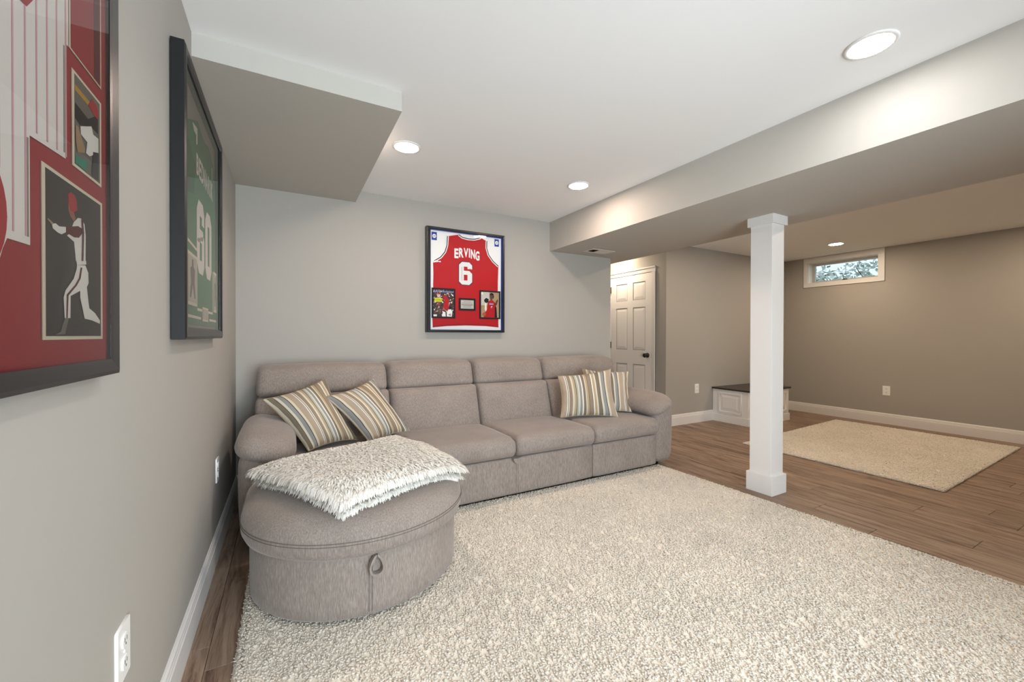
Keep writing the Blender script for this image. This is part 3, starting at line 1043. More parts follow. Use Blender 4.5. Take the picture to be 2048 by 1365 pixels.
for (x, y) in ((0.35, 1.90), (0.88, 1.90), (0.25, 2.35), (0.98, 2.35)):
    MB().lathe((x, y, 0.024), (0, 0, 1), [(0.02, 0), (0.024, 0.02)], 12).build('foot', 'dark_plinth', ott)

# ------------------------------------------------------------------ throw blanket on the ottoman
BQ = [(0.192, 2.215), (0.512, 1.682), (1.080, 1.910), (0.890, 2.500)]        # left, front, right, back corners
throw = thing('throw_blanket', (0.62, 2.1, 0.46), 'folded white shaggy throw blanket lying across the ottoman', 'blanket')
def throw_pt(u, w, lift):
    # u runs from the left/back side (0) to the front/right fold (1); w along it
    p = bil([BQ[0], BQ[1], BQ[2], BQ[3]], [u], [w])[0]
    # rounded far-right outline
    x, y = p
    zz = max(otto_top(x, y), 0.405)
    return np.array([x, y, zz + lift])
def layer(lift, th, inset, seed):
    nu, nw = 30, 34
    top, nrm = np.zeros((nu, nw, 3)), None
    for i in range(nu):
        for j in range(nw):
            u, w = inset + (1 - 2 * inset) * i / (nu - 1), inset + (1 - 2 * inset) * j / (nw - 1)
            e = min(u - inset, 1 - inset - u, w - inset, 1 - inset - w) / (1 - 2 * inset)
            rd = th * (1 - min(1, math.sqrt(max(e, 0) / 0.045))) * 0.5
            wob = 0.005 * math.sin(u * 7 + seed) * math.cos(w * 6 + seed * 2)
            top[i, j] = throw_pt(u, w, lift + th - rd + wob)
    # smooth heights
    z = top[:, :, 2].copy()
    for _ in range(4):
        zp = np.pad(z, 1, mode='edge')
        z = (zp[:-2, 1:-1] + zp[2:, 1:-1] + zp[1:-1, :-2] + zp[1:-1, 2:] + 2 * z) / 6
    top[:, :, 2] = z
    bot = top.copy()
    bot[:, :, 2] -= th * 0.95
    return top, bot
def layer_mesh(top, bot):
    nu, nw = top.shape[:2]
    V = np.concatenate([top.reshape(-1, 3), bot.reshape(-1, 3)])
    N = nu * nw
    id_ = np.arange(N).reshape(nu, nw)
    q = np.stack([id_[:-1, :-1], id_[1:, :-1], id_[1:, 1:], id_[:-1, 1:]], -1).reshape(-1, 4)
    Q = [q, q[:, ::-1] + N]
    rim = np.concatenate([id_[:, 0], id_[-1, 1:], id_[-2::-1, -1], id_[0, -2:0:-1]])
    r2 = np.roll(rim, -1)
    Q.append(np.stack([rim, rim + N, r2 + N, r2], -1))
    return fast_mesh(V, np.concatenate(Q))
def strands(top, n, length, down_edges=True, edge_frac=0.3):
    """long pile: bent ribbons rooted on the layer, falling outwards at the rim"""
    nu, nw = top.shape[:2]
    ne = int(n * edge_frac)
    u, w = rng.random(n), rng.random(n)
    side = rng.integers(0, 4, ne)
    t = rng.random(ne) * 0.02
    u[:ne] = np.where(side == 0, t, np.where(side == 1, 1 - t, u[:ne]))
    w[:ne] = np.where(side == 2, t, np.where(side == 3, 1 - t, w[:ne]))
    fi, fj = u * (nu - 1), w * (nw - 1)
    i0, j0 = np.minimum(fi.astype(int), nu - 2), np.minimum(fj.astype(int), nw - 2)
    a, b = (fi - i0)[:, None], (fj - j0)[:, None]
    R = top[i0, j0] * (1 - a) * (1 - b) + top[i0 + 1, j0] * a * (1 - b) + top[i0 + 1, j0 + 1] * a * b + top[i0, j0 + 1] * (1 - a) * b
    c = top.reshape(-1, 3).mean(0)
    d = R - c
    d[:, 2] = 0
    dist = np.linalg.norm(d[:, :2], axis=1, keepdims=True)
    d /= np.maximum(dist, 1e-6)
    base = np.array([0.62, -0.78, 0.0])                                # general lay of the pile, toward the front
    e = np.minimum(np.minimum(u, 1 - u), np.minimum(w, 1 - w))[:, None]
    k = np.exp(-e / 0.06)
    dirn = d * (0.35 + 1.0 * k) + base * (0.55 * (1 - k)) + rng.standard_normal((n, 3)) * 0.50
    dirn[:, 2] = 0
    dirn /= np.maximum(np.linalg.norm(dirn, axis=1, keepdims=True), 1e-6)
    L = length * (0.65 + 0.6 * rng.random((n, 1)))
    up = np.array([0, 0, 1.0])
    wid = np.c_[-dirn[:, 1], dirn[:, 0], np.zeros(n)] * (0.0021 + 0.0018 * rng.random((n, 1)))
    drop = -0.62 * k
    rise = 0.12 + 0.20 * rng.random((n, 1)) - 0.08 * k
    pts = [R - up * 0.004,
           R + dirn * L * 0.30 + up * L * rise * 0.8,
           R + dirn * L * 0.66 + up * L * (rise * 0.9 + drop * 0.25),
           R + dirn * L * 0.92 + up * L * (rise * 0.35 + drop * 0.75)]
    V = np.zeros((n, 8, 3))
    for s_, (p, ww) in enumerate(zip(pts, (1.0, 1.25, 1.0, 0.25))):
        V[:, 2 * s_] = p - wid * ww
        V[:, 2 * s_ + 1] = p + wid * ww
    kk = (np.arange(n) * 8)[:, None]
    q = np.concatenate([kk + np.array([2 * s_, 2 * s_ + 1, 2 * s_ + 3, 2 * s_ + 2]) for s_ in range(3)])
    return fast_mesh(V.reshape(-1, 3), q)
t1, b1 = layer(0.002, 0.024, 0.012, 1.0)
t2, b2 = layer(0.050, 0.020, 0.0, 2.3)
link('lower_fold', layer_mesh(t1, b1), throw, 'throw_cloth')
link('upper_fold', layer_mesh(t2, b2), throw, 'throw_cloth')
tag(link('lower_pile', strands(t1, 5000, 0.034, True, 0.9), throw, 'throw_pile'), kind='stuff')
tag(link('upper_pile', strands(t2, 24000, 0.046, True, 0.24), throw, 'throw_pile'), kind='stuff')

# ------------------------------------------------------------------ pillows
def pillow(corners, th, label, seed, flip=False):
    A, B, C_, D_ = [np.array(p, float) for p in corners]       # TL TR BR BL
    n = 26
    s = np.linspace(-1, 1, n)
    s = np.sin(s * math.pi / 2) * .5 + s * .5
    nrm = np.cross(B - A, D_ - A)
    nrm /= np.linalg.norm(nrm)
    cam_dir = np.array([0.321, 0, 1.135]) - (A + B + C_ + D_) / 4
    if nrm @ cam_dir < 0:
        nrm = -nrm
    rg = np.random.default_rng(seed)
    ph = rg.random(4) * 6
    V, UV, F = [], [], []
    def P(u, v):
        uu = u * (1 - 0.10 * (1 - v * v))
        vv = v * (1 - 0.10 * (1 - u * u))
        a, b = (uu + 1) / 2, (1 - vv) / 2
        return A * (1 - a) * (1 - b) + B * a * (1 - b) + C_ * a * b + D_ * (1 - a) * b
    for sd in (1, -1):
        for i in range(n):
            for j in range(n):
                u, v = s[i], s[j]
                t = th * (max(0, 1 - u ** 2) ** 0.55) * (max(0, 1 - v ** 2) ** 0.55)
                e = 1 - max(abs(u), abs(v))
                t += 0.004 * math.sin(9 * u + ph[0] + 2 * v) * math.cos(5 * v + ph[1]) * min(1, e * 5)
                t += 0.006 * math.sin(14 * (u + v) + ph[2]) * max(0, 1 - e * 4) * min(1, e * 12)
                V.append(P(u, v) + nrm * t * sd)
                UV.append(((u + 1) / 2 + (0.13 * seed) % 1, (v + 1) / 2))
    for sd in (0, 1):
        k = sd * n * n
        for i in range(n - 1):
            for j in range(n - 1):
                q = (k + i * n + j, k + (i + 1) * n + j, k + (i + 1) * n + j + 1, k + i * n + j + 1)
                F.append(q if sd == 0 else q[::-1])
    t = thing('throw_pillow', tuple((A + B + C_ + D_) / 4), label, 'pillow', 'striped throw pillows on the sofa')
    me = mesh(V, F)
    uvl = me.uv_layers.new(name='UVMap')
    for lp_ in me.loops:
        uvl.data[lp_.index].uv = UV[lp_.vertex_index]
    link('cover', me, t, 'stripes', True)
    rim = [P(u, -1) for u in s] + [P(1, v) for v in s[1:]] + [P(u, 1) for u in s[::-1][1:]] + [P(-1, v) for v in s[::-1][1:-1]]
    MB().tube([tuple(p) for p in rim], 0.0035, 6, closed=True).build('piping', 'pillow_piping', t, smooth=True)
    return t
pillow([(0.189, 2.90, 0.744), (0.544, 3.02, 0.843), (0.716, 2.78, 0.464), (0.430, 2.68, 0.453)], 0.090, 'striped throw pillow leaning on the sofa arm beside the ottoman', 1)
pillow([(0.530, 2.87, 0.741), (0.855, 3.01, 0.830), (1.070, 2.82, 0.470), (0.780, 2.70, 0.452)], 0.085, 'striped throw pillow tilted in front of another, touching the shaggy throw', 2)
pillow([(2.390, 2.93, 0.785), (2.820, 2.735, 0.844), (2.787, 2.60, 0.445), (2.327, 2.80, 0.448)], 0.080, 'striped throw pillow standing in front at the right end of the sofa', 3)
pillow([(2.720, 3.01, 0.832), (3.160, 2.86, 0.800), (3.040, 2.70, 0.450), (2.680, 2.90, 0.430)], 0.055, 'striped throw pillow tucked behind another against the far sofa arm', 4)

# ------------------------------------------------------------------ corner bench
bench = thing('storage_bench', (5.83, 3.28, 0), 'white panelled storage bench with a dark wood top in the corner', 'bench')
bx0, bx1, by0, by1, bz = 5.372, 6.290, 3.045, 3.530, 0.430
MB().box((bx0, by0, 0.0), (bx1, by1, bz)).build('body', 'bench_paint', bench)
MB().box((bx0 - 0.02, by0 - 0.022, bz), (bx1 + 0.02, by1 + 0.003, bz + 0.022)).build('lid', 'dark_wood', bench, bevel=0.003)
pl = MB().box((bx0 - 0.012, by0 - 0.012, 0), (bx1 + 0.012, by0, 0.095)).box((bx0 - 0.012, by0, 0), (bx0, by1, 0.095)).box((bx1, by0, 0), (bx1 + 0.012, by1, 0.095))
pl.build('plinth', 'bench_paint', bench, bevel=0.002)
def raised(mp, s0, t0, s1, t1):
    fr = [rect(s0, t0, s1, t1), rect(s0 + .022, t0 + .022, s1 - .022, t1 - .022)]
    put('panel_moulding', shape2d(fr, 0.012), mp, 0.006, 'bench_paint', bench)
    i = 0.042
    p = MB()
    p.v = [mp(a, b, 0.0005) for a, b in rect(s0 + .026, t0 + .026, s1 - .026, t1 - .026)] + [mp(a, b, 0.009) for a, b in rect(s0 + .026 + i, t0 + .026 + i, s1 - .026 - i, t1 - .026 - i)]
    p.f = [(4, 5, 6, 7)] + [(k, (k + 1) % 4, (k + 1) % 4 + 4, k + 4) for k in range(4)]
    p.build('panel', 'bench_paint', bench)
bl_map = lambda s, t, d: (bx0 - d, -s, t)
bf_map = make_back_map(by0)
raised(bl_map, -by1 + 0.085, 0.125, -by0 - 0.085, 0.40)
raised(bf_map, bx0 + 0.06, 0.125, (bx0 + bx1) / 2 - 0.03, 0.40)
raised(bf_map, (bx0 + bx1) / 2 + 0.03, 0.125, bx1 - 0.06, 0.40)

# ------------------------------------------------------------------ framed jerseys
def frame_box(t, mp, o, i, depth, back, liner=None, matd=0.01, matc='p_white', rab=0.0, lip=0.0088):
    """o, i: outer and inner (s0,t0,s1,t1); four mitred bars, glass, mat."""
    O, I = rect(*o), rect(*i)
    i2 = (i[0] - rab, i[1] - rab, i[2] + rab, i[3] + rab)
    I2 = rect(*i2)
    for k in range(4):
        j = (k + 1) % 4
        m = MB()
        ch = 0.25
        def lerp(p, q, f): return (p[0] + (q[0] - p[0]) * f, p[1] + (q[1] - p[1]) * f)
        ring = [(O[k], O[j], back), (O[k], O[j], depth - 0.004), (lerp(O[k], I[k], ch), lerp(O[j], I[j], ch), depth), (lerp(O[k], I[k], .8), lerp(O[j], I[j], .8), depth - 0.001), (I[k], I[j], depth - lip * 0.68), (I[k], I[j], depth - lip), (I2[k], I2[j], depth - lip - 0.0002), (I2[k], I2[j], back)]
        m.v = [mp(a[0], a[1], d) for a, b, d in ring] + [mp(b[0], b[1], d) for a, b, d in ring]
        n = len(ring)
        m.f = [(q, q + n, (q + 1) % n + n, (q + 1) % n) for q in range(n)] + [tuple(range(n)), tuple(range(n, 2 * n))[::-1]]
        m.build('frame_bar', 'black_frame', t)
    put('backboard', shape2d([rect(*i2)], 0.002), mp, matd - 0.001, matc, t)
    if liner:
        m = MB()
        w = 0.002
        a, b, c, d = i2
        put('liner', shape2d([rect(a, b, c, d), rect(a + w, b + w, c - w, d - w)], depth - lip - 0.001 - matd), mp, (matd + depth - lip - 0.001) / 2, liner, t)
    link('glass', mesh([mp(a_, b_, depth - lip * 0.97) for a_, b_ in rect(*i)], [(0, 1, 2, 3)]), t, 'frame_glass')

def poly(name, t, mp, pts, d, mat, th=0.0006):
    return put(name, shape2d([pts] if not isinstance(pts[0][0], (list, tuple)) else pts, th), mp, d, mat, t)

# --- red basketball jersey on the back wall
bm_ = make_back_map(D)
fc = thing('framed_jersey', (1.752, D - 0.03, 1.165), 'framed red basketball jersey number 6 hanging above the sofa', 'framed jersey', 'framed jerseys on the walls')
frame_box(fc, bm_, (1.374, 1.166, 2.132, 2.085), (1.408, 1.186, 2.112, 2.064), 0.055, 0.004, 'p_blue', 0.016, 'p_white')
dd = 0.0175
J = [(1.679, 2.049), (1.713, 2.028), (1.773, 2.021), (1.834, 2.025), (1.896, 2.046), (1.961, 2.02), (1.957, 1.958), (1.978, 1.895), (2.024, 1.837),
     (2.081, 1.792), (2.076, 1.654), (2.075, 1.545), (2.081, 1.295), (2.083, 1.215), (1.951, 1.226), (1.748, 1.229), (1.563, 1.221), (1.438, 1.208),
     (1.435, 1.288), (1.442, 1.558), (1.444, 1.689), (1.441, 1.777), (1.505, 1.829), (1.546, 1.884), (1.565, 1.94), (1.572, 2.022)]
jer = poly('jersey', fc, bm_, J, dd + 0.001, 'p_jersey_red', 0.004)
AL = [(1.572, 2.024), (1.567, 1.941), (1.548, 1.88), (1.509, 1.83), (1.441, 1.785)]
AR = [(1.959, 2.022), (1.957, 1.958), (1.978, 1.895), (2.024, 1.839), (2.081, 1.796)]
NK = [(1.679, 2.049), (1.713, 2.028), (1.773, 2.021), (1.834, 2.025), (1.896, 2.046)]
for L in (AL, AR, NK):
    poly('armhole_trim' if L is not NK else 'neck_trim', jer, bm_, strip(L, 0.024), dd + 0.0034, 'p_white')
    poly('trim_stripe', jer, bm_, strip(L, 0.008), dd + 0.0040, 'p_navy')
poly('hem_stripe', jer, bm_, strip([(1.438, 1.213), (1.563, 1.232), (1.748, 1.240), (1.951, 1.237), (2.083, 1.220)], 0.003), dd + 0.0034, 'p_maroon')
LT = [('E', 1.637, 1.834, 1.676, 1.921), ('R', 1.681, 1.845, 1.726, 1.930), ('V', 1.727, 1.851, 1.771, 1.934), ('I', 1.777, 1.851, 1.789, 1.934), ('N', 1.797, 1.843, 1.839, 1.928), ('G', 1.843, 1.831, 1.884, 1.917)]
put('lettering', join_meshes([fit_rect(text2d(c, 0.1, 0.0006, 0.004), a, b, c2, d) for c, a, b, c2, d in LT]), bm_, dd + 0.0036, 'p_white', jer)
poly('number_outline', jer, bm_, digit([SIX[0]], 1.676, 1.594, 1.816, 1.812), dd + 0.0034, 'p_navy')
poly('number', jer, bm_, digit(SIX, 1.682, 1.600, 1.810, 1.806), dd + 0.0042, 'p_number')
poly('number_counter', jer, bm_, digit([SIX[1]], 1.684, 1.602, 1.808, 1.804), dd + 0.0038, 'p_jersey_red')
sig = [(1.708 + 0.006 * math.sin(i * 1.9), 1.635 + i * 0.006) for i in range(22)]
poly('signature', jer, bm_, strip(sig, 0.0022), dd + 0.0050, 'p_ink')
poly('signature', jer, bm_, strip([(1.783, 1.745), (1.790, 1.752), (1.794, 1.744), (1.801, 1.751)], 0.002), dd + 0.0050, 'p_ink')
for (a, b, c, d) in ((1.427, 1.975, 1.475, 2.046), (2.040, 1.982, 2.087, 2.052)):
    pt = poly('logo_patch', fc, bm_, rect(a, b, c, d), dd, 'p_blue')
    cx, cy = (a + c) / 2, (b + d) / 2
    n = 18
    poly('emblem', pt, bm_, [(cx + 0.017 * math.cos(i * 2 * math.pi / n), cy + 0.018 * math.sin(i * 2 * math.pi / n)) for i in range(n)], dd + 0.0008, 'p_white')
    poly('emblem_mark', pt, bm_, strip([(cx - 0.009, cy - 0.004), (cx - 0.002, cy + 0.001), (cx + 0.003, cy - 0.002), (cx + 0.010, cy + 0.003)], 0.005), dd + 0.0014, 'p_navy')
def small_frame(name, a, b, c, d, w, fill):
    f = poly(name, fc, bm_, [rect(a, b, c, d), rect(a + w, b + w, c - w, d - w)], dd + 0.007, 'p_black', 0.010)
    poly('print', f, bm_, rect(a + w, b + w, c - w, d - w), dd + 0.0050, fill)
    return f
mg = small_frame('magazine_cover', 1.427, 1.291, 1.644, 1.556, 0.013, 'p_crowd')
z = dd + 0.0058
put('magazine_title', fit_rect(text2d('Sports Illustrated', 0.03, 0.0004, 0.0006), 1.446, 1.514, 1.628, 1.537), bm_, z, 'p_pale_blue', mg)
poly('headline', mg, bm_, rect(1.452, 1.452, 1.520, 1.468), z, 'p_yellow'); poly('headline', mg, bm_, rect(1.449, 1.434, 1.524, 1.448), z, 'p_yellow')
poly('player', mg, bm_, [(1.560, 1.495), (1.577, 1.470), (1.590, 1.452), (1.578, 1.428), (1.585, 1.388), (1.572, 1.352), (1.560, 1.385), (1.548, 1.362), (1.530, 1.395), (1.548, 1.432), (1.540, 1.462), (1.522, 1.490), (1.528, 1.496), (1.552, 1.474)], z, 'p_jersey_red')
poly('hoop', mg, bm_, rect(1.466, 1.500, 1.512, 1.508), z, 'p_jersey_red'); poly('net', mg, bm_, [(1.472, 1.500), (1.508, 1.500), (1.500, 1.474), (1.480, 1.474)], z, 'p_silver')
poly('player', mg, bm_, [(1.565, 1.306), (1.612, 1.306), (1.618, 1.350), (1.604, 1.372), (1.580, 1.368), (1.566, 1.345)], z, 'p_white')
put('player_number', fit_rect(text2d('42', 0.03, 0.0004, 0.001), 1.582, 1.314, 1.606, 1.332), bm_, z + 0.0006, 'p_navy', mg)
poly('player', mg, bm_, [(1.586, 1.372), (1.604, 1.372), (1.610, 1.392), (1.596, 1.402), (1.584, 1.390)], z, 'p_black')
poly('player', mg, bm_, [(1.520, 1.306), (1.556, 1.306), (1.552, 1.345), (1.530, 1.352)], z, 'p_white')
poly('barcode', mg, bm_, rect(1.443, 1.306, 1.474, 1.322), z, 'p_white')
pq = small_frame('plaque', 1.680, 1.366, 1.842, 1.477, 0.016, 'p_silver')
for k, (w, off) in enumerate(((0.07, .079), (0.10, .068), (0.11, .056), (0.115, .050), (0.10, .044), (0.08, .036), (0.09, .026))):
    poly('engraved_line', pq, bm_, rect(1.761 - w / 2, 1.366 + off, 1.761 + w / 2, 1.366 + off + .003), z, 'p_stand' if k else 'p_red')
pc_ = small_frame('photo_print', 1.884, 1.294, 2.099, 1.558, 0.013, 'p_tan')
poly('backdrop', pc_, bm_, rect(1.897, 1.42, 1.985, 1.545), z - .0003, 'p_silver')
poly('basketball_player', pc_, bm_, [(1.925, 1.308), (2.040, 1.308), (2.044, 1.380), (2.052, 1.440), (2.020, 1.470), (1.985, 1.468), (1.965, 1.440), (1.962, 1.390), (1.935, 1.345)], z, 'p_jersey_red')
poly('face', pc_, bm_, [(1.998, 1.470), (2.014, 1.470), (2.022, 1.500), (2.014, 1.522), (1.996, 1.522), (1.988, 1.500)], z + .0004, 'p_brown')
poly('hair', pc_, bm_, [(1.985, 1.505), (1.990, 1.530), (2.008, 1.540), (2.028, 1.530), (2.032, 1.500), (2.022, 1.480), (2.020, 1.515), (1.996, 1.520)], z + .0008, 'p_black')
poly('arm', pc_, bm_, [(2.044, 1.430), (2.060, 1.420), (2.078, 1.470), (2.070, 1.482), (2.052, 1.462)], z, 'p_brown')
poly('dark_sleeve', pc_, bm_, [(2.040, 1.308), (2.066, 1.308), (2.060, 1.400), (2.044, 1.430)], z, 'p_black')
poly('trophy', pc_, bm_, [(1.930, 1.470), (1.950, 1.490), (1.978, 1.480), (1.976, 1.450), (1.952, 1.442), (1.934, 1.452)], z, 'p_black')
poly('trophy_ball', pc_, bm_, [(1.900, 1.535), (1.915, 1.542), (1.924, 1.530), (1.914, 1.518), (1.902, 1.522)], z, 'p_cream')
poly('ball', pc_, bm_, [(1.915, 1.325), (1.930, 1.318), (1.945, 1.325), (1.950, 1.342), (1.938, 1.354), (1.920, 1.350), (1.912, 1.338)], z + .0004, 'p_orange')
poly('hand_towel', pc_, bm_, [(1.938, 1.440), (1.952, 1.440), (1.958, 1.380), (1.946, 1.360), (1.936, 1.385)], z + .0004, 'p_cream')
put('player_number', fit_rect(text2d('6', 0.03, 0.0004, 0.002), 1.998, 1.382, 2.018, 1.416), bm_, z + 0.0006, 'p_white', pc_)
poly('team_band', pc_, bm_, rect(1.984, 1.428, 2.026, 1.440), z + .0006, 'p_pale_blue')

# --- green football jersey on the left wall
fb = thing('framed_jersey', (0.02, 2.04, 1.121), 'framed green football jersey number 60 in a deep black frame', 'framed jersey', 'framed jerseys on the walls')
frame_box(fb, left_map, (1.628, 1.121, 2.465, 2.066), (1.662, 1.160, 2.428, 2.026), 0.042, 0.003, 'p_green_dark', 0.014, 'p_grey')
d0 = 0.0165
GJ = [(1.70, 1.175), (1.70, 1.62), (1.72, 1.86), (1.83, 1.905), (1.98, 1.965), (2.06, 1.95), (2.14, 1.945), (2.22, 1.965), (2.36, 1.93), (2.41, 1.82), (2.42, 1.50), (2.42, 1.175)]
gj = poly('jersey', fb, left_map, GJ, d0, 'p_green', 0.003)
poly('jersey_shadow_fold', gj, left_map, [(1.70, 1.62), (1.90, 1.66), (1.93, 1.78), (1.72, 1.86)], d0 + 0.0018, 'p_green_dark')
for pts in ([(1.70, 1.475), (1.952, 1.46)], [(1.952, 1.46), (1.952, 1.62)], [(1.955, 1.235), (2.32, 1.235)], [(2.32, 1.235), (2.32, 1.43)], [(1.70, 1.205), (2.03, 1.202)], [(2.23, 1.202), (2.42, 1.202)]):
    poly('mat_cut', gj, left_map, strip(pts, 0.010), d0 + 0.0022, 'p_cream')
names = [('B', 1.944), ('E', 1.996), ('D', 2.046), ('N', 2.098), ('A', 2.150), ('R', 2.204), ('I', 2.258), ('K', 2.284)]
put('lettering', join_meshes([fit_rect(text2d(c, 0.1, 0.0006, 0.003), a, 1.752, a + (0.044 if c != 'I' else 0.014), 1.832) for c, a in names]), left_map, d0 + 0.0024, 'p_white', gj)
poly('number', gj, left_map, digit(SIX, 1.952, 1.378, 2.108, 1.665), d0 + 0.0024, 'p_white')
poly('number', gj, left_map, digit(ZERO, 2.132, 1.378, 2.290, 1.665), d0 + 0.0024, 'p_white')
poly('signature', gj, left_map, strip([(1.96 + i * .008, 1.50 + .010 * math.sin(i * 1.8) + i * .002) for i in range(16)], 0.003), d0 + 0.0034, 'p_ink')
poly('sleeve_number', gj, left_map, [(1.873, 1.915), (1.965, 1.930), (1.965, 1.868), (1.940, 1.862), (1.940, 1.895), (1.900, 1.895)], d0 + 0.0024, 'p_white')
poly('sleeve_number', gj, left_map, [(2.300, 1.900), (2.318, 1.905), (2.318, 1.850), (2.300, 1.845)], d0 + 0.0024, 'p_silver')
for a, b in ((1.765, 1.945), (2.335, 2.425)):
    p = poly('photo_print', fb, left_map, rect(a, 1.243, b, 1.432), d0 + 0.003, 'p_cream', 0.002)
    poly('print', p, left_map, rect(a + .012, 1.255, b - .012, 1.420), d0 + 0.0044, 'p_silver')
    m = (a + b) / 2
    w = (b - a) / 0.18
    poly('football_player', p, left_map, [(m - .05 * w, 1.27), (m - .03 * w, 1.33), (m - .04 * w, 1.375), (m - .012 * w, 1.385), (m - .012 * w, 1.410), (m + .012 * w, 1.410), (m + .012 * w, 1.385), (m + .04 * w, 1.375), (m + .03 * w, 1.33), (m + .05 * w, 1.27), (m + .03 * w, 1.27), (m, 1.32), (m - .03 * w, 1.27)], d0 + 0.0048, 'p_stand')
p = poly('plaque', fb, left_map, rect(2.056, 1.192, 2.192, 1.250), d0 + 0.003, 'p_cream', 0.002)
poly('print', p, left_map, rect(2.066, 1.200, 2.182, 1.242), d0 + 0.0044, 'p_silver')

# --- pinstripe baseball jersey, nearest the camera
fa = thing('framed_jersey', (0.02, 0.65, 1.062), 'framed white pinstripe baseball jersey in a red mat with photos', 'framed jersey', 'framed jerseys on the walls')
frame_box(fa, left_map, (0.215, 1.061, 1.080, 2.06), (0.270, 1.091, 1.0285, 2.03), 0.0345, 0.003, 'p_mat_red', 0.0262, 'p_mat_red', 0.020, 0.0025)
d0 = 0.0270
MID = 0.6525
def mir(pts): return [(2 * MID - a, b) for a, b in pts]
right_half = [(0.705, 1.223), (0.711, 1.237), (0.720, 1.251), (0.770, 1.252), (0.770, 1.395), (0.869, 1.402), (0.868, 1.577), (0.879, 1.577), (0.879, 1.96)]
JA = right_half + [(p[0], p[1]) for p in mir(right_half)[::-1]]
ja = poly('jersey', fa, left_map, JA, d0, 'p_white', 0.001)
def inset_poly(P, k):
    c = np.mean(P, 0)
    return [tuple(p) for p in (np.array(P) - c) * k + c]
for s_ in np.arange(0.4295, 0.875, 0.0275):
    lo = 1.405 if abs(s_ - MID) > 0.118 else (1.262 if abs(s_ - MID) > 0.06 else 1.33)
    poly('pinstripe', ja, left_map, rect(s_ - 0.0016, lo, s_ + 0.0016, 1.955), d0 + 0.0008, 'p_pink')
for sg in (1, -1):
    e = 0.8655 if sg > 0 else 2 * MID - 0.8655
    poly('seam_line', ja, left_map, rect(min(e, e - .003 * sg), 1.41, max(e, e - .003 * sg), 1.57), d0 + 0.0008, 'p_grey')
    e = 0.766 if sg > 0 else 2 * MID - 0.766
    poly('seam_line', ja, left_map, rect(min(e, e - .003 * sg), 1.262, max(e, e - .003 * sg), 1.39), d0 + 0.0008, 'p_grey')
n = 28
num = [(MID + 0.0655 * math.cos(i * 2 * math.pi / n), 1.276 + 0.075 * math.sin(i * 2 * math.pi / n)) for i in range(n)]
poly('number_patch', ja, left_map, num, d0 + 0.0012, 'p_red')
poly('script_swash', ja, left_map, [(0.47, 1.62), (0.60, 1.57), (0.738, 1.575), (0.748, 1.556), (0.762, 1.557), (0.778, 1.577), (0.82, 1.64), (0.78, 1.66), (0.66, 1.63), (0.50, 1.66)], d0 + 0.0014, 'p_red')
def mat_photo(a, b, c, d, w, fill):
    p = poly('photo_print', fa, left_map, rect(a, b, c, d), d0 + 0.0002, 'p_cream', 0.001)
    poly('print', p, left_map, rect(a + w, b + w * .6, c - w, d - w * .6), d0 + 0.0009, fill, 0.0004)
    return p
ph = mat_photo(0.799, 1.128, 1.0065, 1.373, 0.009, 'p_dark')
BAT = {'helmet': [[0.874, 1.351], [0.884, 1.356], [0.895, 1.355], [0.902, 1.349], [0.905, 1.334], [0.892, 1.327], [0.881, 1.327], [0.875, 1.336]],
 'face': [[0.873, 1.337], [0.881, 1.327], [0.892, 1.327], [0.898, 1.319], [0.892, 1.313], [0.88, 1.318], [0.874, 1.326]],
 'shirt': [[0.906, 1.322], [0.917, 1.324], [0.93, 1.317], [0.934, 1.299], [0.933, 1.258], [0.898, 1.252], [0.892, 1.281], [0.869, 1.286], [0.874, 1.289], [0.883, 1.3], [0.892, 1.312]],
 'sleeve': [[0.864, 1.298], [0.906, 1.309], [0.921, 1.308], [0.921, 1.301], [0.909, 1.291], [0.892, 1.288], [0.864, 1.29]],
 'gloves': [[0.823, 1.293], [0.833, 1.296], [0.844, 1.294], [0.864, 1.298], [0.864, 1.29], [0.851, 1.284], [0.84, 1.284], [0.825, 1.287]],
 'bat': [[0.809, 1.2965], [0.812, 1.298], [0.826, 1.295], [0.823, 1.291]],
 'belt': [[0.898, 1.252], [0.933, 1.258], [0.934, 1.252], [0.9, 1.246]],
 'trousers': [[0.9, 1.246], [0.93, 1.25], [0.941, 1.239], [0.942, 1.222], [0.932, 1.211], [0.91, 1.206], [0.877, 1.195], [0.876, 1.161], [0.858, 1.16], [0.855, 1.191], [0.861, 1.202], [0.888, 1.223], [0.898, 1.239]],
 'rear_leg': [[0.91, 1.206], [0.935, 1.214], [0.94, 1.193], [0.944, 1.18], [0.967, 1.173], [0.988, 1.161], [0.988, 1.155], [0.955, 1.16], [0.926, 1.162], [0.92, 1.175], [0.91, 1.195]],
 'shin': [[0.858, 1.16], [0.87, 1.161], [0.858, 1.136], [0.83, 1.1355], [0.845, 1.14], [0.851, 1.151]],
 'leg_stripe': [[0.912, 1.244], [0.917, 1.244], [0.911, 1.226], [0.897, 1.213], [0.869, 1.195], [0.866, 1.161], [0.862, 1.16], [0.864, 1.196], [0.892, 1.214], [0.905, 1.226]],
 'shirt_stripe': [[0.916, 1.322], [0.92, 1.323], [0.924, 1.302], [0.921, 1.256], [0.917, 1.255], [0.92, 1.301]]}
BC = {'helmet': 'p_red', 'face': 'p_skin', 'shirt': 'p_white', 'sleeve': 'p_maroon', 'gloves': 'p_white', 'bat': 'p_tan', 'belt': 'p_white', 'trousers': 'p_white', 'rear_leg': 'p_white',
      'shin': 'p_stand', 'leg_stripe': 'p_maroon', 'shirt_stripe': 'p_maroon'}
for i, (k, v_) in enumerate(BAT.items()):
    poly('batter_' + k, ph, left_map, [tuple(q) for q in v_], d0 + 0.0013 + 0.00015 * i, BC[k], 0.0002)
ph = mat_photo(0.890, 1.401, 1.004, 1.552, 0.008, 'p_stand')
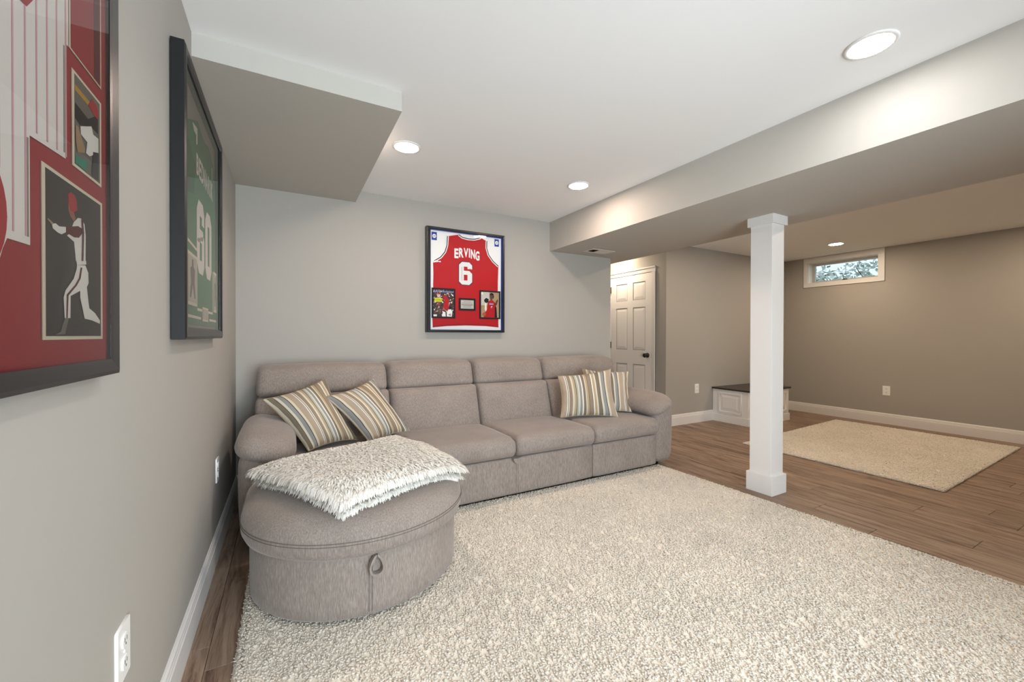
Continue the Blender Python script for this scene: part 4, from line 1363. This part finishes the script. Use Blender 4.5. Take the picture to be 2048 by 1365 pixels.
FLD = {'rail': [[0.898, 1.531], [0.898, 1.522], [0.949, 1.521], [0.956, 1.530]], 'dugout': [[0.898, 1.502], [0.946, 1.498], [0.987, 1.523], [0.987, 1.49], [0.96, 1.49], [0.915, 1.474], [0.898, 1.478]],
       'cap': [[0.946, 1.521], [0.961, 1.540], [0.980, 1.538], [0.988, 1.531], [0.987, 1.515], [0.97, 1.515], [0.949, 1.521]],
       'turf': [[0.898, 1.419], [0.941, 1.426], [0.936, 1.407], [0.898, 1.407]], 'shirt': [[0.915, 1.472], [0.958, 1.491], [0.965, 1.48], [0.987, 1.482], [0.987, 1.457], [0.95, 1.437], [0.936, 1.437], [0.941, 1.457], [0.917, 1.46]],
       'trousers': [[0.964, 1.45], [0.987, 1.457], [0.986, 1.408], [0.959, 1.408]], 'bystander': [[0.898, 1.467], [0.907, 1.468], [0.932, 1.441], [0.93, 1.435], [0.904, 1.426], [0.898, 1.442]]}
FCOL = {'rail': 'p_gold', 'dugout': 'p_black', 'cap': 'p_red', 'turf': 'p_turf', 'shirt': 'p_white', 'trousers': 'p_ink', 'bystander': 'p_tan'}
for i, (k, v_) in enumerate(FLD.items()):
    poly('photo_' + k, ph, left_map, [tuple(q) for q in v_], d0 + 0.0013 + 0.00015 * i, FCOL[k], 0.0002)
ph = mat_photo(0.8815, 1.578, 1.0045, 1.95, 0.0045, 'p_mat_red')
poly('photo_dark_band', ph, left_map, rect(0.972, 1.582, 0.9950, 1.945), d0 + 0.0013, 'p_maroon', 0.0002)  # darker printed band along the right side of the picture
ph = mat_photo(0.310, 1.128, 0.505, 1.372, 0.009, 'p_dark')

# ------------------------------------------------------------------ outside the small window
g = tag(MB().box((XW + WT + 0.02, -12, 1.55), (40, 25, 1.70)).build('lawn', 'lawn'), 'pale grass ground outside the small high window', 'lawn', kind='structure')
def bush(x, y, z, rx, rz, n, label, seed):
    rg = np.random.default_rng(seed)
    t = thing('garden_shrub', (x, y, z), label, 'shrub', 'shrubs outside the window')
    v = rg.standard_normal((n, 3))
    v /= np.linalg.norm(v, axis=1, keepdims=True)
    r = (0.55 + 0.5 * rg.random((n, 1)))
    P = np.array([x, y, z + rz]) + v * r * np.array([rx, rx, rz])
    a = rg.standard_normal((n, 3)); a /= np.linalg.norm(a, axis=1, keepdims=True)
    b = np.cross(a, v); b /= np.maximum(np.linalg.norm(b, axis=1, keepdims=True), 1e-6)
    L = 0.05 + 0.06 * rg.random((n, 1))
    V = np.stack([P - a * L, P + b * L * .45, P + a * L, P - b * L * .45], 1).reshape(-1, 3)
    q = np.arange(4 * n).reshape(n, 4)
    tag(link('foliage', fast_mesh(V, q), t, 'leaves'), kind='stuff')
    for k in range(4):
        MB().tube([(x, y, z), (x + 0.3 * rx * math.cos(k * 1.7), y + 0.3 * rx * math.sin(k * 1.7), z + rz * 0.8), (x + 0.6 * rx * math.cos(k * 1.7), y + 0.6 * rx * math.sin(k * 1.7), z + rz * 1.5)], [0.03, 0.02, 0.01], 6).build('stem', 'bark', t)
bush(14.0, 8.1, 1.7, 1.1, 0.95, 1400, 'pale green shrub outside the left part of the small window', 3)
bush(12.4, 5.6, 1.7, 0.9, 0.62, 900, 'low grey-green shrub outside the middle of the small window', 4)
bush(16.5, 5.4, 1.7, 1.4, 1.15, 1100, 'rounded shrub outside the right part of the small window', 5)
